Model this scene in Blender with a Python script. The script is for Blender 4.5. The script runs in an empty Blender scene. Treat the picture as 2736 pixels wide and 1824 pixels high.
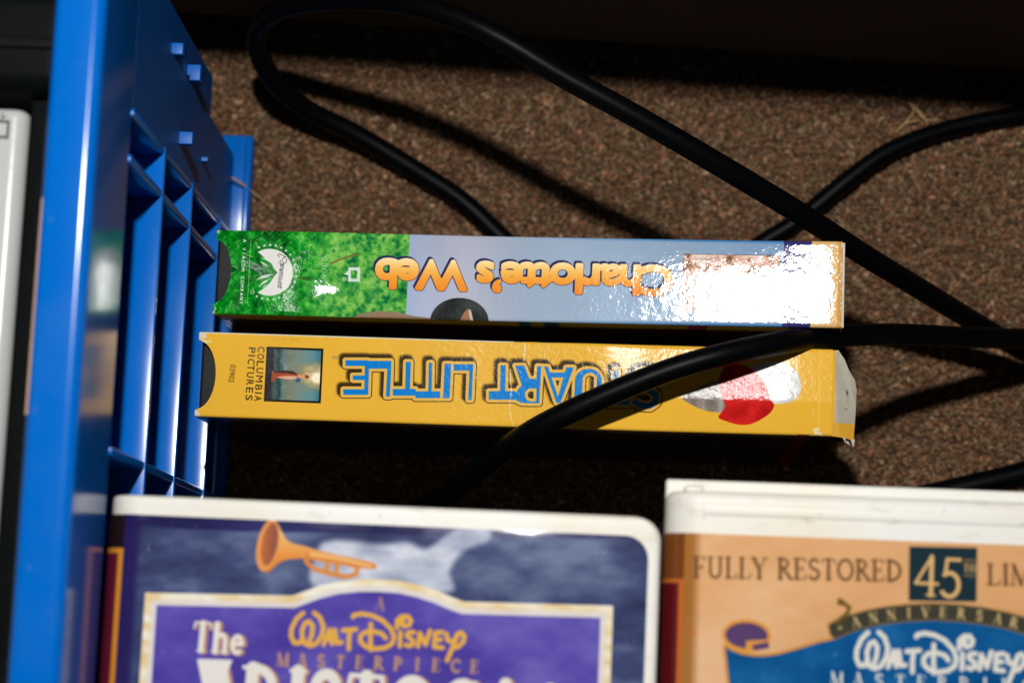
import bpy, math, random
import numpy as np
from mathutils import Vector, Matrix

rng = np.random.RandomState(7)
random.seed(7)
S = bpy.context.scene
COL = S.collection
MM = 0.001

# ------------------------------------------------------------------ camera
FPX, HCAM = 6134.5, 781.0           # focal length in photo pixels, height over the carpet (mm)
_d = Vector((1500 - 1368, -(1750 - 912), -FPX)).normalized()   # straight down, in camera axes
_Z = -_d
_Y = (Vector((0, 1, 0)) - _Z.y * _Z).normalized()
_X = _Y.cross(_Z)
MC = Matrix((_X, _Y, _Z))           # camera axes -> world axes

def P(px, py, z):
    """photo pixel + height (mm) -> world point (mm)"""
    v = MC @ Vector(((px - 1368) / FPX, (912 - py) / FPX, -1))
    t = (z - HCAM) / v.z
    return Vector((0, 0, HCAM)) + t * v

cam = bpy.data.cameras.new('camera')
cam.sensor_width = 22.3
cam.lens = 50.0
cam.clip_start = 0.01
cam.clip_end = 50
cam.dof.use_dof = True
cam.dof.focus_distance = 0.683
cam.dof.aperture_fstop = 6.0
camo = bpy.data.objects.new('camera', cam)
COL.objects.link(camo)
camo.matrix_world = Matrix.Translation((0, 0, HCAM * MM)) @ MC.to_4x4()
S.camera = camo

# ------------------------------------------------------------------ light: one camera flash, nearly dark room
S.view_settings.view_transform = 'Standard'
S.view_settings.look = 'None'
S.view_settings.exposure = 0.0
S.view_settings.gamma = 1.0
w = bpy.data.worlds.new('World')
S.world = w
w.use_nodes = True
w.node_tree.nodes['Background'].inputs[0].default_value = (1.0, 0.93, 0.85, 1)
w.node_tree.nodes['Background'].inputs[1].default_value = 0.0035
fl = bpy.data.lights.new('flash', 'AREA')
fl.shape = 'DISK'
fl.size = 0.025
fl.energy = 5.6
fl.color = (1.0, 0.985, 0.96)
flo = bpy.data.objects.new('flash', fl)
COL.objects.link(flo)
LPOS = Vector((-22, 225, 850))
flo.location = LPOS * MM
flo.rotation_euler = (Vector((0, 90, 100)) - LPOS).to_track_quat('-Z', 'Y').to_euler()

# ------------------------------------------------------------------ materials
def nodes_of(m):
    m.use_nodes = True
    return m.node_tree, m.node_tree.nodes['Principled BSDF']

def mat(name, col, rough=0.4, spec=0.5, var=0.0, vscale=200, bump=None, coat=0.0):
    m = bpy.data.materials.new(name)
    nt, b = nodes_of(m)
    b.inputs['Base Color'].default_value = (*col, 1)
    b.inputs['Roughness'].default_value = rough
    b.inputs['Specular IOR Level'].default_value = spec
    b.inputs['Coat Weight'].default_value = coat
    tc = nt.nodes.new('ShaderNodeTexCoord')
    if var:
        n = nt.nodes.new('ShaderNodeTexNoise')
        n.inputs['Scale'].default_value = vscale
        n.inputs['Detail'].default_value = 5
        nt.links.new(tc.outputs['Object'], n.inputs['Vector'])
        mx = nt.nodes.new('ShaderNodeMix')
        mx.data_type = 'RGBA'
        mx.inputs[6].default_value = (*[c * (1 - var) for c in col], 1)
        mx.inputs[7].default_value = (*[min(1, c * (1 + var)) for c in col], 1)
        nt.links.new(n.outputs['Fac'], mx.inputs[0])
        nt.links.new(mx.outputs[2], b.inputs['Base Color'])
    if bump:
        add_bump(nt, b, tc, bump)
    return m

def add_bump(nt, b, tc, layers):
    prev = None
    for sc, dist, det in layers:
        n = nt.nodes.new('ShaderNodeTexNoise')
        n.inputs['Scale'].default_value = sc
        n.inputs['Detail'].default_value = det
        nt.links.new(tc.outputs['Object'], n.inputs['Vector'])
        bp = nt.nodes.new('ShaderNodeBump')
        bp.inputs['Strength'].default_value = 1.0
        bp.inputs['Distance'].default_value = dist
        nt.links.new(n.outputs['Fac'], bp.inputs['Height'])
        if prev:
            nt.links.new(prev.outputs['Normal'], bp.inputs['Normal'])
        prev = bp
    nt.links.new(prev.outputs['Normal'], b.inputs['Normal'])

def print_mat(name, img, rough, spec, bump):
    m = bpy.data.materials.new(name)
    nt, b = nodes_of(m)
    t = nt.nodes.new('ShaderNodeTexImage')
    t.image = img
    t.extension = 'EXTEND'
    t.interpolation = 'Cubic'
    tc = nt.nodes.new('ShaderNodeTexCoord')
    nt.links.new(tc.outputs['UV'], t.inputs['Vector'])
    nt.links.new(t.outputs['Color'], b.inputs['Base Color'])
    b.inputs['Roughness'].default_value = rough
    b.inputs['Specular IOR Level'].default_value = spec
    if bump:
        add_bump(nt, b, tc, bump)
    return m

M_BLUE = mat('blue_plastic', (0.0, 0.112, 0.52), 0.17, 0.3, 0.08, 60)
def worn_white(name, col, rough, spec):
    m = mat(name, col, rough, spec, bump=[(300, .00008, 3), (1500, .00001, 2)])
    nt, b = nodes_of(m)
    tc = nt.nodes.new('ShaderNodeTexCoord')
    def layer(prev, scale, lo, hi, c, amt, stretch=(1, 1, 1)):
        mp = nt.nodes.new('ShaderNodeMapping'); mp.inputs['Scale'].default_value = stretch
        nt.links.new(tc.outputs['Object'], mp.inputs['Vector'])
        n = nt.nodes.new('ShaderNodeTexNoise'); n.inputs['Scale'].default_value = scale; n.inputs['Detail'].default_value = 6
        nt.links.new(mp.outputs[0], n.inputs['Vector'])
        g = nt.nodes.new('ShaderNodeMapRange')
        g.inputs[1].default_value, g.inputs[2].default_value, g.inputs[3].default_value, g.inputs[4].default_value = lo, hi, 0, amt
        nt.links.new(n.outputs['Fac'], g.inputs[0])
        mx = nt.nodes.new('ShaderNodeMix'); mx.data_type = 'RGBA'
        nt.links.new(g.outputs[0], mx.inputs[0])
        if prev: nt.links.new(prev, mx.inputs[6])
        else: mx.inputs[6].default_value = (*col, 1)
        mx.inputs[7].default_value = (*c, 1)
        return mx.outputs[2]
    o = layer(None, 25, .45, .75, (col[0] * .96, col[1] * .88, col[2] * .74), .8)
    o = layer(o, 90, .6, .72, (.4, .33, .25), .35, (1, 3, 1))
    o = layer(o, 500, .66, .74, (.25, .22, .2), .5)
    nt.links.new(o, b.inputs['Base Color'])
    return m
M_WHITE = worn_white('white_plastic', (.74, .73, .68), .42, .28)
M_CASE = mat('grey_white_plastic', (0.46, 0.47, 0.45), 0.25, 0.35, 0.05, 60, [(200, 0.00006, 3)])
def dusty(m, col, haze=(.16, .18, .36, 1), speck=(.45, .48, .5, 1), rg=(.12, .2)):
    nt, b = nodes_of(m)
    tc = nt.nodes.new('ShaderNodeTexCoord')
    n = nt.nodes.new('ShaderNodeTexNoise'); n.inputs['Scale'].default_value = 700; n.inputs['Detail'].default_value = 3
    n2 = nt.nodes.new('ShaderNodeTexNoise'); n2.inputs['Scale'].default_value = 45; n2.inputs['Detail'].default_value = 5
    nt.links.new(tc.outputs['Object'], n.inputs['Vector']); nt.links.new(tc.outputs['Object'], n2.inputs['Vector'])
    g = nt.nodes.new('ShaderNodeMapRange'); g.inputs[1].default_value, g.inputs[2].default_value, g.inputs[4].default_value = .72, .8, .3
    g2 = nt.nodes.new('ShaderNodeMapRange'); g2.inputs[1].default_value, g2.inputs[2].default_value, g2.inputs[4].default_value = .5, .8, .06
    nt.links.new(n.outputs['Fac'], g.inputs[0]); nt.links.new(n2.outputs['Fac'], g2.inputs[0])
    a = nt.nodes.new('ShaderNodeMix'); a.data_type = 'RGBA'; a.inputs[6].default_value = (*col, 1); a.inputs[7].default_value = haze
    c = nt.nodes.new('ShaderNodeMix'); c.data_type = 'RGBA'; c.inputs[7].default_value = speck
    nt.links.new(g2.outputs[0], a.inputs[0]); nt.links.new(a.outputs[2], c.inputs[6]); nt.links.new(g.outputs[0], c.inputs[0])
    nt.links.new(c.outputs[2], b.inputs['Base Color'])
    r_ = nt.nodes.new('ShaderNodeMapRange'); r_.inputs[3].default_value, r_.inputs[4].default_value = rg
    nt.links.new(n2.outputs['Fac'], r_.inputs[0]); nt.links.new(r_.outputs[0], b.inputs['Roughness'])
M_BLUEM = mat('blue_plastic_matt', (0.0, .1, .42), 0.4, 0.2)
dusty(M_BLUE, (0.0, .118, .49))
dusty(M_BLUEM, (0.0, .1, .42), rg=(.36, .48))
M_BLACKP = mat('black_plastic', (0.012, 0.012, 0.014), 0.45, 0.4, 0.2, 300)
M_BLACKG = mat('black_gloss', (0.003, 0.004, 0.004), 0.5, 0.03, 0.3, 50, [(120, 0.0001, 3)])
M_CORD = mat('cord_rubber', (0.0012, 0.0014, 0.002), 0.4, 0.07, 0.3, 500, [(900, 0.00004, 3)])
M_WOOD = mat('dark_wood', (0.014, 0.007, 0.004), 0.55, 0.2, 0.5, 40)
M_STRAW = mat('straw', (0.42, 0.27, 0.12), 0.6, 0.3, 0.2, 300)
M_PAPER = mat('raw_card', (0.62, 0.58, 0.5), 0.8, 0.2, 0.2, 900)
M_TAN = mat('tan_print', (0.5, 0.3, 0.14), 0.35, 0.5, 0.4, 40)

dusty(M_CORD, (.0012, .0014, .002), (.004, .004, .005, 1), (.045, .045, .043, 1), (.36, .48))

# ------------------------------------------------------------------ object helpers
def link(name, me, m=None, parent=None, smooth=True, angle=35):
    if m:
        me.materials.append(m)
    if smooth:
        me.shade_smooth()
        me.set_sharp_from_angle(angle=math.radians(angle))
    o = bpy.data.objects.new(name, me)
    COL.objects.link(o)
    if parent:
        o.parent = parent
    return o

def tag(o, label=None, cat=None, group=None, kind=None):
    if label: o['label'] = label
    if cat: o['category'] = cat
    if group: o['group'] = group
    if kind: o['kind'] = kind
    return o

def thing(name, label, cat, loc=(0, 0, 0), rot=(0, 0, 0), group=None):
    o = bpy.data.objects.new(name, None)
    o.empty_display_size = 0.02
    COL.objects.link(o)
    o.location = Vector(loc) * MM
    o.rotation_euler = rot
    return tag(o, label, cat, group)

def mesh(name, v, f):
    me = bpy.data.meshes.new(name)
    me.from_pydata([tuple(c * MM for c in p) for p in v], [], f)
    me.validate()
    me.update()
    return me

def box_vf(x0, x1, y0, y1, z0, z1, v=None, f=None):
    v = [] if v is None else v
    f = [] if f is None else f
    n = len(v)
    v += [(x0, y0, z0), (x1, y0, z0), (x1, y1, z0), (x0, y1, z0), (x0, y0, z1), (x1, y0, z1), (x1, y1, z1), (x0, y1, z1)]
    f += [tuple(n + i for i in q) for q in ((3, 2, 1, 0), (4, 5, 6, 7), (0, 1, 5, 4), (1, 2, 6, 5), (2, 3, 7, 6), (3, 0, 4, 7))]
    return v, f

def rbox(name, x0, x1, y0, y1, z0, z1, r, m, parent=None, seg=3):
    """box with all edges rounded by r (mm)"""
    import bmesh
    v, f = box_vf(x0, x1, y0, y1, z0, z1)
    me = mesh(name, v, f)
    bm = bmesh.new()
    bm.from_mesh(me)
    bmesh.ops.bevel(bm, geom=list(bm.edges), offset=r * MM, segments=seg, profile=0.5, affect='EDGES')
    bm.to_mesh(me)
    bm.free()
    return link(name, me, m, parent, angle=50)

def prof_round(x0, x1, z0, z1, rad, n=7):
    """rounded rectangle in xz, radii (tl, tr, br, bl), clockwise from the left side"""
    tl, tr, br, bl = rad
    pts = []
    for cx, cz, r, a0 in ((x0 + tl, z1 - tl, tl, 180), (x1 - tr, z1 - tr, tr, 90), (x1 - br, z0 + br, br, 0), (x0 + bl, z0 + bl, bl, -90)):
        for i in range(n + 1):
            a = math.radians(a0 - 90 * i / n)
            pts.append((cx + r * math.cos(a), cz + r * math.sin(a)))
    return pts

def loft_box(name, x0, x1, y0, y1, z0, z1, rad, end_r, m, parent=None, plan_r=0.0, n=7):
    R = max(end_r, plan_r)
    k = 9
    dys = [R * (1 - math.cos(math.pi / 2 * i / k)) for i in range(k + 1)]
    def ins(dy, r):
        return r - math.sqrt(max(0, r * r - (r - dy) ** 2)) if dy < r else 0.0
    sl = [(y0 + d, ins(d, end_r), ins(d, plan_r)) for d in dys] + [(y1 - d, ins(d, end_r), ins(d, plan_r)) for d in reversed(dys)]
    v, f = [], []
    N = None
    for y, e, p in sl:
        pr = prof_round(x0 + e, x1 - e - p, z0 + e, z1 - e, [max(0.05, q - e) for q in rad], n)
        N = len(pr)
        v += [(a, y, b) for a, b in pr]
    for i in range(len(sl) - 1):
        for j in range(N):
            j2 = (j + 1) % N
            f.append((i * N + j, i * N + j2, (i + 1) * N + j2, (i + 1) * N + j))
    f.append(tuple(range(N - 1, -1, -1)))
    f.append(tuple((len(sl) - 1) * N + j for j in range(N)))
    return link(name, mesh(name, v, f), m, parent, angle=50)

def catmull(pts, n=14):
    pts = [Vector(p) for p in pts]
    q = [2 * pts[0] - pts[1]] + pts + [2 * pts[-1] - pts[-2]]
    out = []
    for i in range(1, len(q) - 2):
        a, b, c, d = q[i - 1:i + 3]
        for s in range(n):
            t = s / n
            out.append(0.5 * ((2 * b) + (c - a) * t + (2 * a - 5 * b + 4 * c - d) * t * t + (3 * b - a - 3 * c + d) * t ** 3))
    out.append(pts[-1])
    return out

def tube_mesh(name, pts, r, n=14, sides=14, taper=False):
    c = catmull(pts, n)
    v, f = [], []
    up = Vector((0, 0, 1))
    prev = None
    for i, p in enumerate(c):
        t = (c[min(i + 1, len(c) - 1)] - c[max(i - 1, 0)]).normalized()
        a = (up - up.dot(t) * t) if prev is None else (prev - prev.dot(t) * t)
        a.normalize()
        prev = a
        b = t.cross(a)
        rr = r * (1 - 0.8 * i / len(c)) if taper else r
        for j in range(sides):
            g = 2 * math.pi * j / sides
            v.append(p + rr * (math.cos(g) * a + math.sin(g) * b))
    for i in range(len(c) - 1):
        for j in range(sides):
            j2 = (j + 1) % sides
            f.append((i * sides + j, i * sides + j2, (i + 1) * sides + j2, (i + 1) * sides + j))
    f.append(tuple(range(sides - 1, -1, -1)))
    f.append(tuple((len(c) - 1) * sides + j for j in range(sides)))
    return mesh(name, v, f)

# ------------------------------------------------------------------ flat print: distance-field painter (mm units, y down)
_glyphs = {}
def font_segs(s, spacing=1.0):
    """outline of a string in Blender's built-in font as segments (x right, y up)"""
    key = (s, spacing)
    if key in _glyphs:
        return _glyphs[key]
    cu = bpy.data.curves.new('tmp_text', 'FONT')
    cu.body = s
    cu.space_character = spacing
    cu.resolution_u = 4
    o = bpy.data.objects.new('tmp_text', cu)
    COL.objects.link(o)
    dg = bpy.context.evaluated_depsgraph_get()
    me = bpy.data.meshes.new_from_object(o.evaluated_get(dg))
    cnt = {}
    for p in me.polygons:
        vs = list(p.vertices)
        for a, b in zip(vs, vs[1:] + vs[:1]):
            k = (min(a, b), max(a, b))
            cnt[k] = cnt.get(k, 0) + 1
    co = [v.co for v in me.vertices]
    segs = np.array([(co[a].x, co[a].y, co[b].x, co[b].y) for (a, b), n in cnt.items() if n == 1])
    bpy.data.objects.remove(o)
    bpy.data.curves.remove(cu)
    bpy.data.meshes.remove(me)
    _glyphs[key] = segs
    return segs

def arc(cx, cy, rx, ry, a0, a1, n=14):
    return [(cx + rx * math.cos(math.radians(a0 + (a1 - a0) * i / n)), cy + ry * math.sin(math.radians(a0 + (a1 - a0) * i / n))) for i in range(n + 1)]

_T, _t = .15, .055
def _sg():
    T, t = _T, _t
    g = {}
    # char: (width, [(points, width)], [serif points])
    g['A'] = (.78, [([(.08, 0), (.38, 1)], t), ([(.38, 1), (.68, .02)], T), ([(.2, .36), (.57, .36)], t)], [(.08, .02), (.68, .02)])
    g['C'] = (.78, [(arc(.44, .5, .34, .46, 50, 310), T * .9), ([(.66, .98), (.68, .7)], t)], [])
    g['D'] = (.84, [([(.16, 0.03), (.16, .97)], T), (arc(.2, .5, .5, .46, 90, -90), T * .9)], [(.14, .03), (.14, .97)])
    g['E'] = (.68, [([(.16, .03), (.16, .97)], T), ([(.16, .97), (.56, .97), (.58, .8)], t), ([(.16, .51), (.44, .51)], t), ([(.44, .6), (.44, .42)], t), ([(.16, .03), (.58, .03), (.61, .22)], t)], [(.12, .03), (.12, .97)])
    g['F'] = (.64, [([(.16, .03), (.16, .97)], T), ([(.16, .97), (.56, .97), (.58, .8)], t), ([(.16, .51), (.44, .51)], t), ([(.44, .6), (.44, .42)], t)], [(.16, .03), (.12, .97)])
    g['I'] = (.34, [([(.17, .03), (.17, .97)], T)], [(.17, .03), (.17, .97)])
    g['L'] = (.64, [([(.16, .03), (.16, .97)], T), ([(.16, .03), (.55, .03), (.6, .25)], t)], [(.12, .03), (.16, .97)])
    g['M'] = (1.0, [([(.12, .03), (.16, .97)], t), ([(.16, .97), (.5, .05)], T), ([(.5, .05), (.82, .97)], t), ([(.82, .97), (.86, .03)], T)], [(.12, .03), (.86, .03)])
    g['N'] = (.88, [([(.14, .03), (.14, .97)], t), ([(.14, .95), (.72, .03)], T), ([(.72, .03), (.72, .97)], t)], [(.14, .03), (.72, .97)])
    g['O'] = (.88, [(arc(.44, .5, .35, .46, 0, 360, 24), T * .85)], [])
    g['P'] = (.68, [([(.16, .03), (.16, .97)], T), (arc(.2, .72, .36, .25, 90, -90), T * .75)], [(.16, .03), (.13, .97)])
    g['R'] = (.78, [([(.16, .03), (.16, .97)], T), (arc(.2, .74, .34, .23, 90, -90), T * .75), ([(.3, .5), (.7, .03)], T * .9)], [(.16, .03), (.13, .97), (.7, .03)])
    g['S'] = (.62, [(arc(.3, .74, .2, .22, 30, 270, 12) + arc(.3, .27, .23, .24, 90, -150, 12)[1:], T * .85)], [])
    g['T'] = (.72, [([(.36, .03), (.36, .97)], T), ([(.04, .78), (.07, .97), (.65, .97), (.68, .78)], t)], [(.36, .03)])
    g['U'] = (.86, [([(.17, .97), (.17, .35)] + arc(.42, .33, .25, .3, 180, 360, 12) + [(.67, .97)], T * .8)], [(.17, .97), (.67, .97)])
    g['V'] = (.8, [([(.08, .97), (.38, .03)], T), ([(.38, .03), (.66, .97)], t)], [(.08, .97), (.66, .97)])
    g['Y'] = (.76, [([(.07, .97), (.36, .45)], T), ([(.36, .45), (.65, .97)], t), ([(.36, .45), (.36, .03)], T)], [(.07, .97), (.65, .97), (.36, .03)])
    g['H'] = (.88, [([(.16, .03), (.16, .97)], T), ([(.7, .03), (.7, .97)], T), ([(.16, .5), (.7, .5)], t)], [(.16, .03), (.16, .97), (.7, .03), (.7, .97)])
    g['h'] = (.62, [([(.13, .03), (.13, .97)], T), (arc(.32, .42, .17, .2, 150, 0, 8) + [(.49, .03)], T * .85)], [(.13, .03), (.49, .03)])
    g['e'] = (.56, [([(.12, .35), (.46, .35)] + arc(.28, .32, .18, .28, 10, 310, 16), T * .8)], [])
    g['4'] = (.72, [([(.5, .03), (.5, 1)], T * .85), ([(.5, 1), (.06, .32), (.68, .32)], t * 1.6)], [(.5, .03)])
    g['5'] = (.64, [([(.56, .96), (.2, .96), (.15, .56)], t * 1.8), (arc(.28, .32, .26, .3, 125, -140, 14), T * .8)], [])
    g[' '] = (.4, [], [])
    return g
SERIF = _sg()

class Canvas:
    def __init__(s, x0, x1, y0, y1, k):
        s.x0, s.x1, s.y0, s.y1, s.k = x0, x1, y0, y1, k
        s.w, s.h = int((x1 - x0) * k), int((y1 - y0) * k)
        s.X = (x0 + (np.arange(s.w) + .5) / k).astype(np.float32)
        s.Y = (y0 + (np.arange(s.h) + .5) / k).astype(np.float32)
        s.a = np.zeros((s.h, s.w, 3), np.float32)
    def win(s, xa, xb, ya, yb):
        i0 = max(0, int((xa - s.x0) * s.k)); i1 = min(s.w, int((xb - s.x0) * s.k) + 2)
        j0 = max(0, int((ya - s.y0) * s.k)); j1 = min(s.h, int((yb - s.y0) * s.k) + 2)
        return i0, max(i0, i1), j0, max(j0, j1)
    def new(s):
        return np.full((s.h, s.w), 9.0, np.float32)
    def dist(s, d, segs, wid=0.0, margin=2.0):
        for q, sg in enumerate(segs):
            x1, y1, x2, y2 = sg[:4]
            wd = sg[4] if len(sg) > 4 else wid
            mg = margin + wd / 2
            i0, i1, j0, j1 = s.win(min(x1, x2) - mg, max(x1, x2) + mg, min(y1, y2) - mg, max(y1, y2) + mg)
            if i1 <= i0 or j1 <= j0: continue
            X = s.X[None, i0:i1] - x1; Y = s.Y[j0:j1, None] - y1
            dx, dy = x2 - x1, y2 - y1
            L = dx * dx + dy * dy + 1e-12
            t = np.clip((X * dx + Y * dy) / L, 0, 1)
            dd = np.sqrt((X - t * dx) ** 2 + (Y - t * dy) ** 2) - wd / 2
            np.minimum(d[j0:j1, i0:i1], dd, out=d[j0:j1, i0:i1])
        return d
    def strokes(s, lines, wid, margin=1.0, d=None):
        d = s.new() if d is None else d
        for ln in lines:
            s.dist(d, [(*a, *b) for a, b in zip(ln[:-1], ln[1:])], wid, margin)
        return d
    def region(s, segs, margin=2.0):
        segs = np.asarray(segs, float)
        d = s.dist(s.new(), segs, 0.0, margin)
        ins = np.zeros((s.h, s.w), bool)
        for x1, y1, x2, y2 in segs:
            if y1 == y2: continue
            if y1 > y2: x1, y1, x2, y2 = x2, y2, x1, y1
            j0 = int(np.searchsorted(s.Y, y1)); j1 = int(np.searchsorted(s.Y, y2))
            if j1 <= j0: continue
            xi = x1 + (s.Y[j0:j1] - y1) * (x2 - x1) / (y2 - y1)
            ins[j0:j1] ^= s.X[None, :] < xi[:, None]
        return np.where(ins, -d, d)
    def poly(s, *cont, margin=2.0):
        segs = []
        for c in cont:
            segs += [(*a, *b) for a, b in zip(c, list(c[1:]) + [c[0]])]
        return s.region(segs, margin)
    def place(s, segs, c, ang, w=None, h=None, shear=0.0):
        segs = np.array(segs, float)
        x = segs[:, [0, 2]]; y = segs[:, [1, 3]]
        x = x + shear * y
        sx = w / (x.max() - x.min()) if w else None
        sy = h / (y.max() - y.min()) if h else None
        sx = sx or sy; sy = sy or sx
        x = (x - (x.max() + x.min()) / 2) * sx
        y = (y - (y.max() + y.min()) / 2) * sy
        ca, sa = math.cos(math.radians(ang)), math.sin(math.radians(ang))
        X = c[0] + x * ca + y * sa
        Y = c[1] + x * sa - y * ca
        return np.stack([X[:, 0], Y[:, 0], X[:, 1], Y[:, 1]], 1)
    def text(s, t, c, ang=0, w=None, h=None, spacing=1.0, shear=0.0, margin=2.0):
        return s.region(s.place(font_segs(t, spacing), c, ang, w, h, shear), margin)
    def serif(s, t, c, ang=0, h=5.0, w=None, gap=.06, bold=1.0, margin=1.0, d=None):
        d = s.new() if d is None else d
        x = 0; out = []
        for ch in t:
            wd, st, sf = SERIF[ch]
            for pts, lw in st:
                out += [(x + a[0], a[1], x + b[0], b[1], lw) for a, b in zip(pts[:-1], pts[1:])]
            for q in sf:
                out.append((x + q[0] - .13, q[1], x + q[0] + .13, q[1], .05))
            x += wd + gap
        x -= gap
        sx = (w / x) if w else h
        ca, sa = math.cos(math.radians(ang)), math.sin(math.radians(ang))
        R = []
        for a, b, e, f, lw in out:
            pp = []
            for u, v in ((a, b), (e, f)):
                u = (u - x / 2) * sx; v = (v - .5) * h
                pp += [c[0] + u * ca + v * sa, c[1] + u * sa - v * ca]
            R.append((*pp, lw * h * bold * min(1, (sx / h) ** .5)))
        return s.dist(d, R, 0, margin)
    def al(s, d, off=0.0, soft=None):
        if soft:
            t = np.clip(.5 - (d - off) / soft, 0, 1)
            return t * t * (3 - 2 * t)
        return np.clip(.5 - (d - off) * s.k, 0, 1)
    def paint(s, a, col):
        col = np.asarray(col, np.float32)
        if col.ndim == 1 and col.max() > 1.01: col = col / 255.
        s.a += a[..., None] * (col - s.a)
    def blur(s, a, mm):
        r = max(1, int(mm * s.k))
        for _ in range(2):
            for ax in (0, 1):
                p = np.pad(a, [(r + 1, r) if i == ax else (0, 0) for i in range(2)], 'edge').cumsum(ax, dtype=np.float64)
                n = a.shape[ax]
                hi = np.take(p, np.arange(2 * r + 1, 2 * r + 1 + n), ax); lo = np.take(p, np.arange(0, n), ax)
                a = ((hi - lo) / (2 * r + 1)).astype(np.float32)
        return a
    def noise(s, size, oct=4, sx=1.0, sy=1.0):
        out = np.zeros((s.h, s.w), np.float32); amp = 1.0; tot = 0
        for o in range(oct):
            gx = (s.X - s.x0) / (size * sx); gy = (s.Y - s.y0) / (size * sy)
            g = rng.rand(int(gy[-1]) + 3, int(gx[-1]) + 3).astype(np.float32)
            ix, iy = gx.astype(int), gy.astype(int)
            fx, fy = gx - ix, gy - iy
            fx = fx * fx * (3 - 2 * fx); fy = fy * fy * (3 - 2 * fy)
            a = g[iy][:, ix]; b = g[iy][:, ix + 1]; c = g[iy + 1][:, ix]; d = g[iy + 1][:, ix + 1]
            out += amp * ((a * (1 - fx) + b * fx) * (1 - fy[:, None]) + (c * (1 - fx) + d * fx) * fy[:, None])
            tot += amp; amp *= .55; size *= .5
        return out / tot
    def image(s, name, gain=1.0):
        s.a *= gain
        im = bpy.data.images.new(name, s.w, s.h)
        p = np.ones((s.h, s.w, 4), np.float32)
        p[..., :3] = np.clip(s.a[::-1], 0, 1)
        im.pixels.foreach_set(p.ravel())
        im.update()
        im.pack()
        return im

def sm(pts, n=6):
    """closed smooth outline through the points"""
    out = []
    k = len(pts)
    for i in range(k):
        a, b, c, d = (np.array(pts[(i + j) % k], float) for j in (-1, 0, 1, 2))
        for s_ in range(n):
            t = s_ / n
            out.append(tuple(.5 * (2 * b + (c - a) * t + (2 * a - 5 * b + 4 * c - d) * t * t + (3 * b - a - 3 * c + d) * t ** 3)))
    return out

def ramp(t, stops):
    """colour ramp over an array; stops = [(t, (r,g,b 0-255)), ...]"""
    xs = [a for a, _ in stops]
    return np.stack([np.interp(t, xs, [c[i] / 255. for _, c in stops]) for i in range(3)], -1).astype(np.float32)

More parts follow.
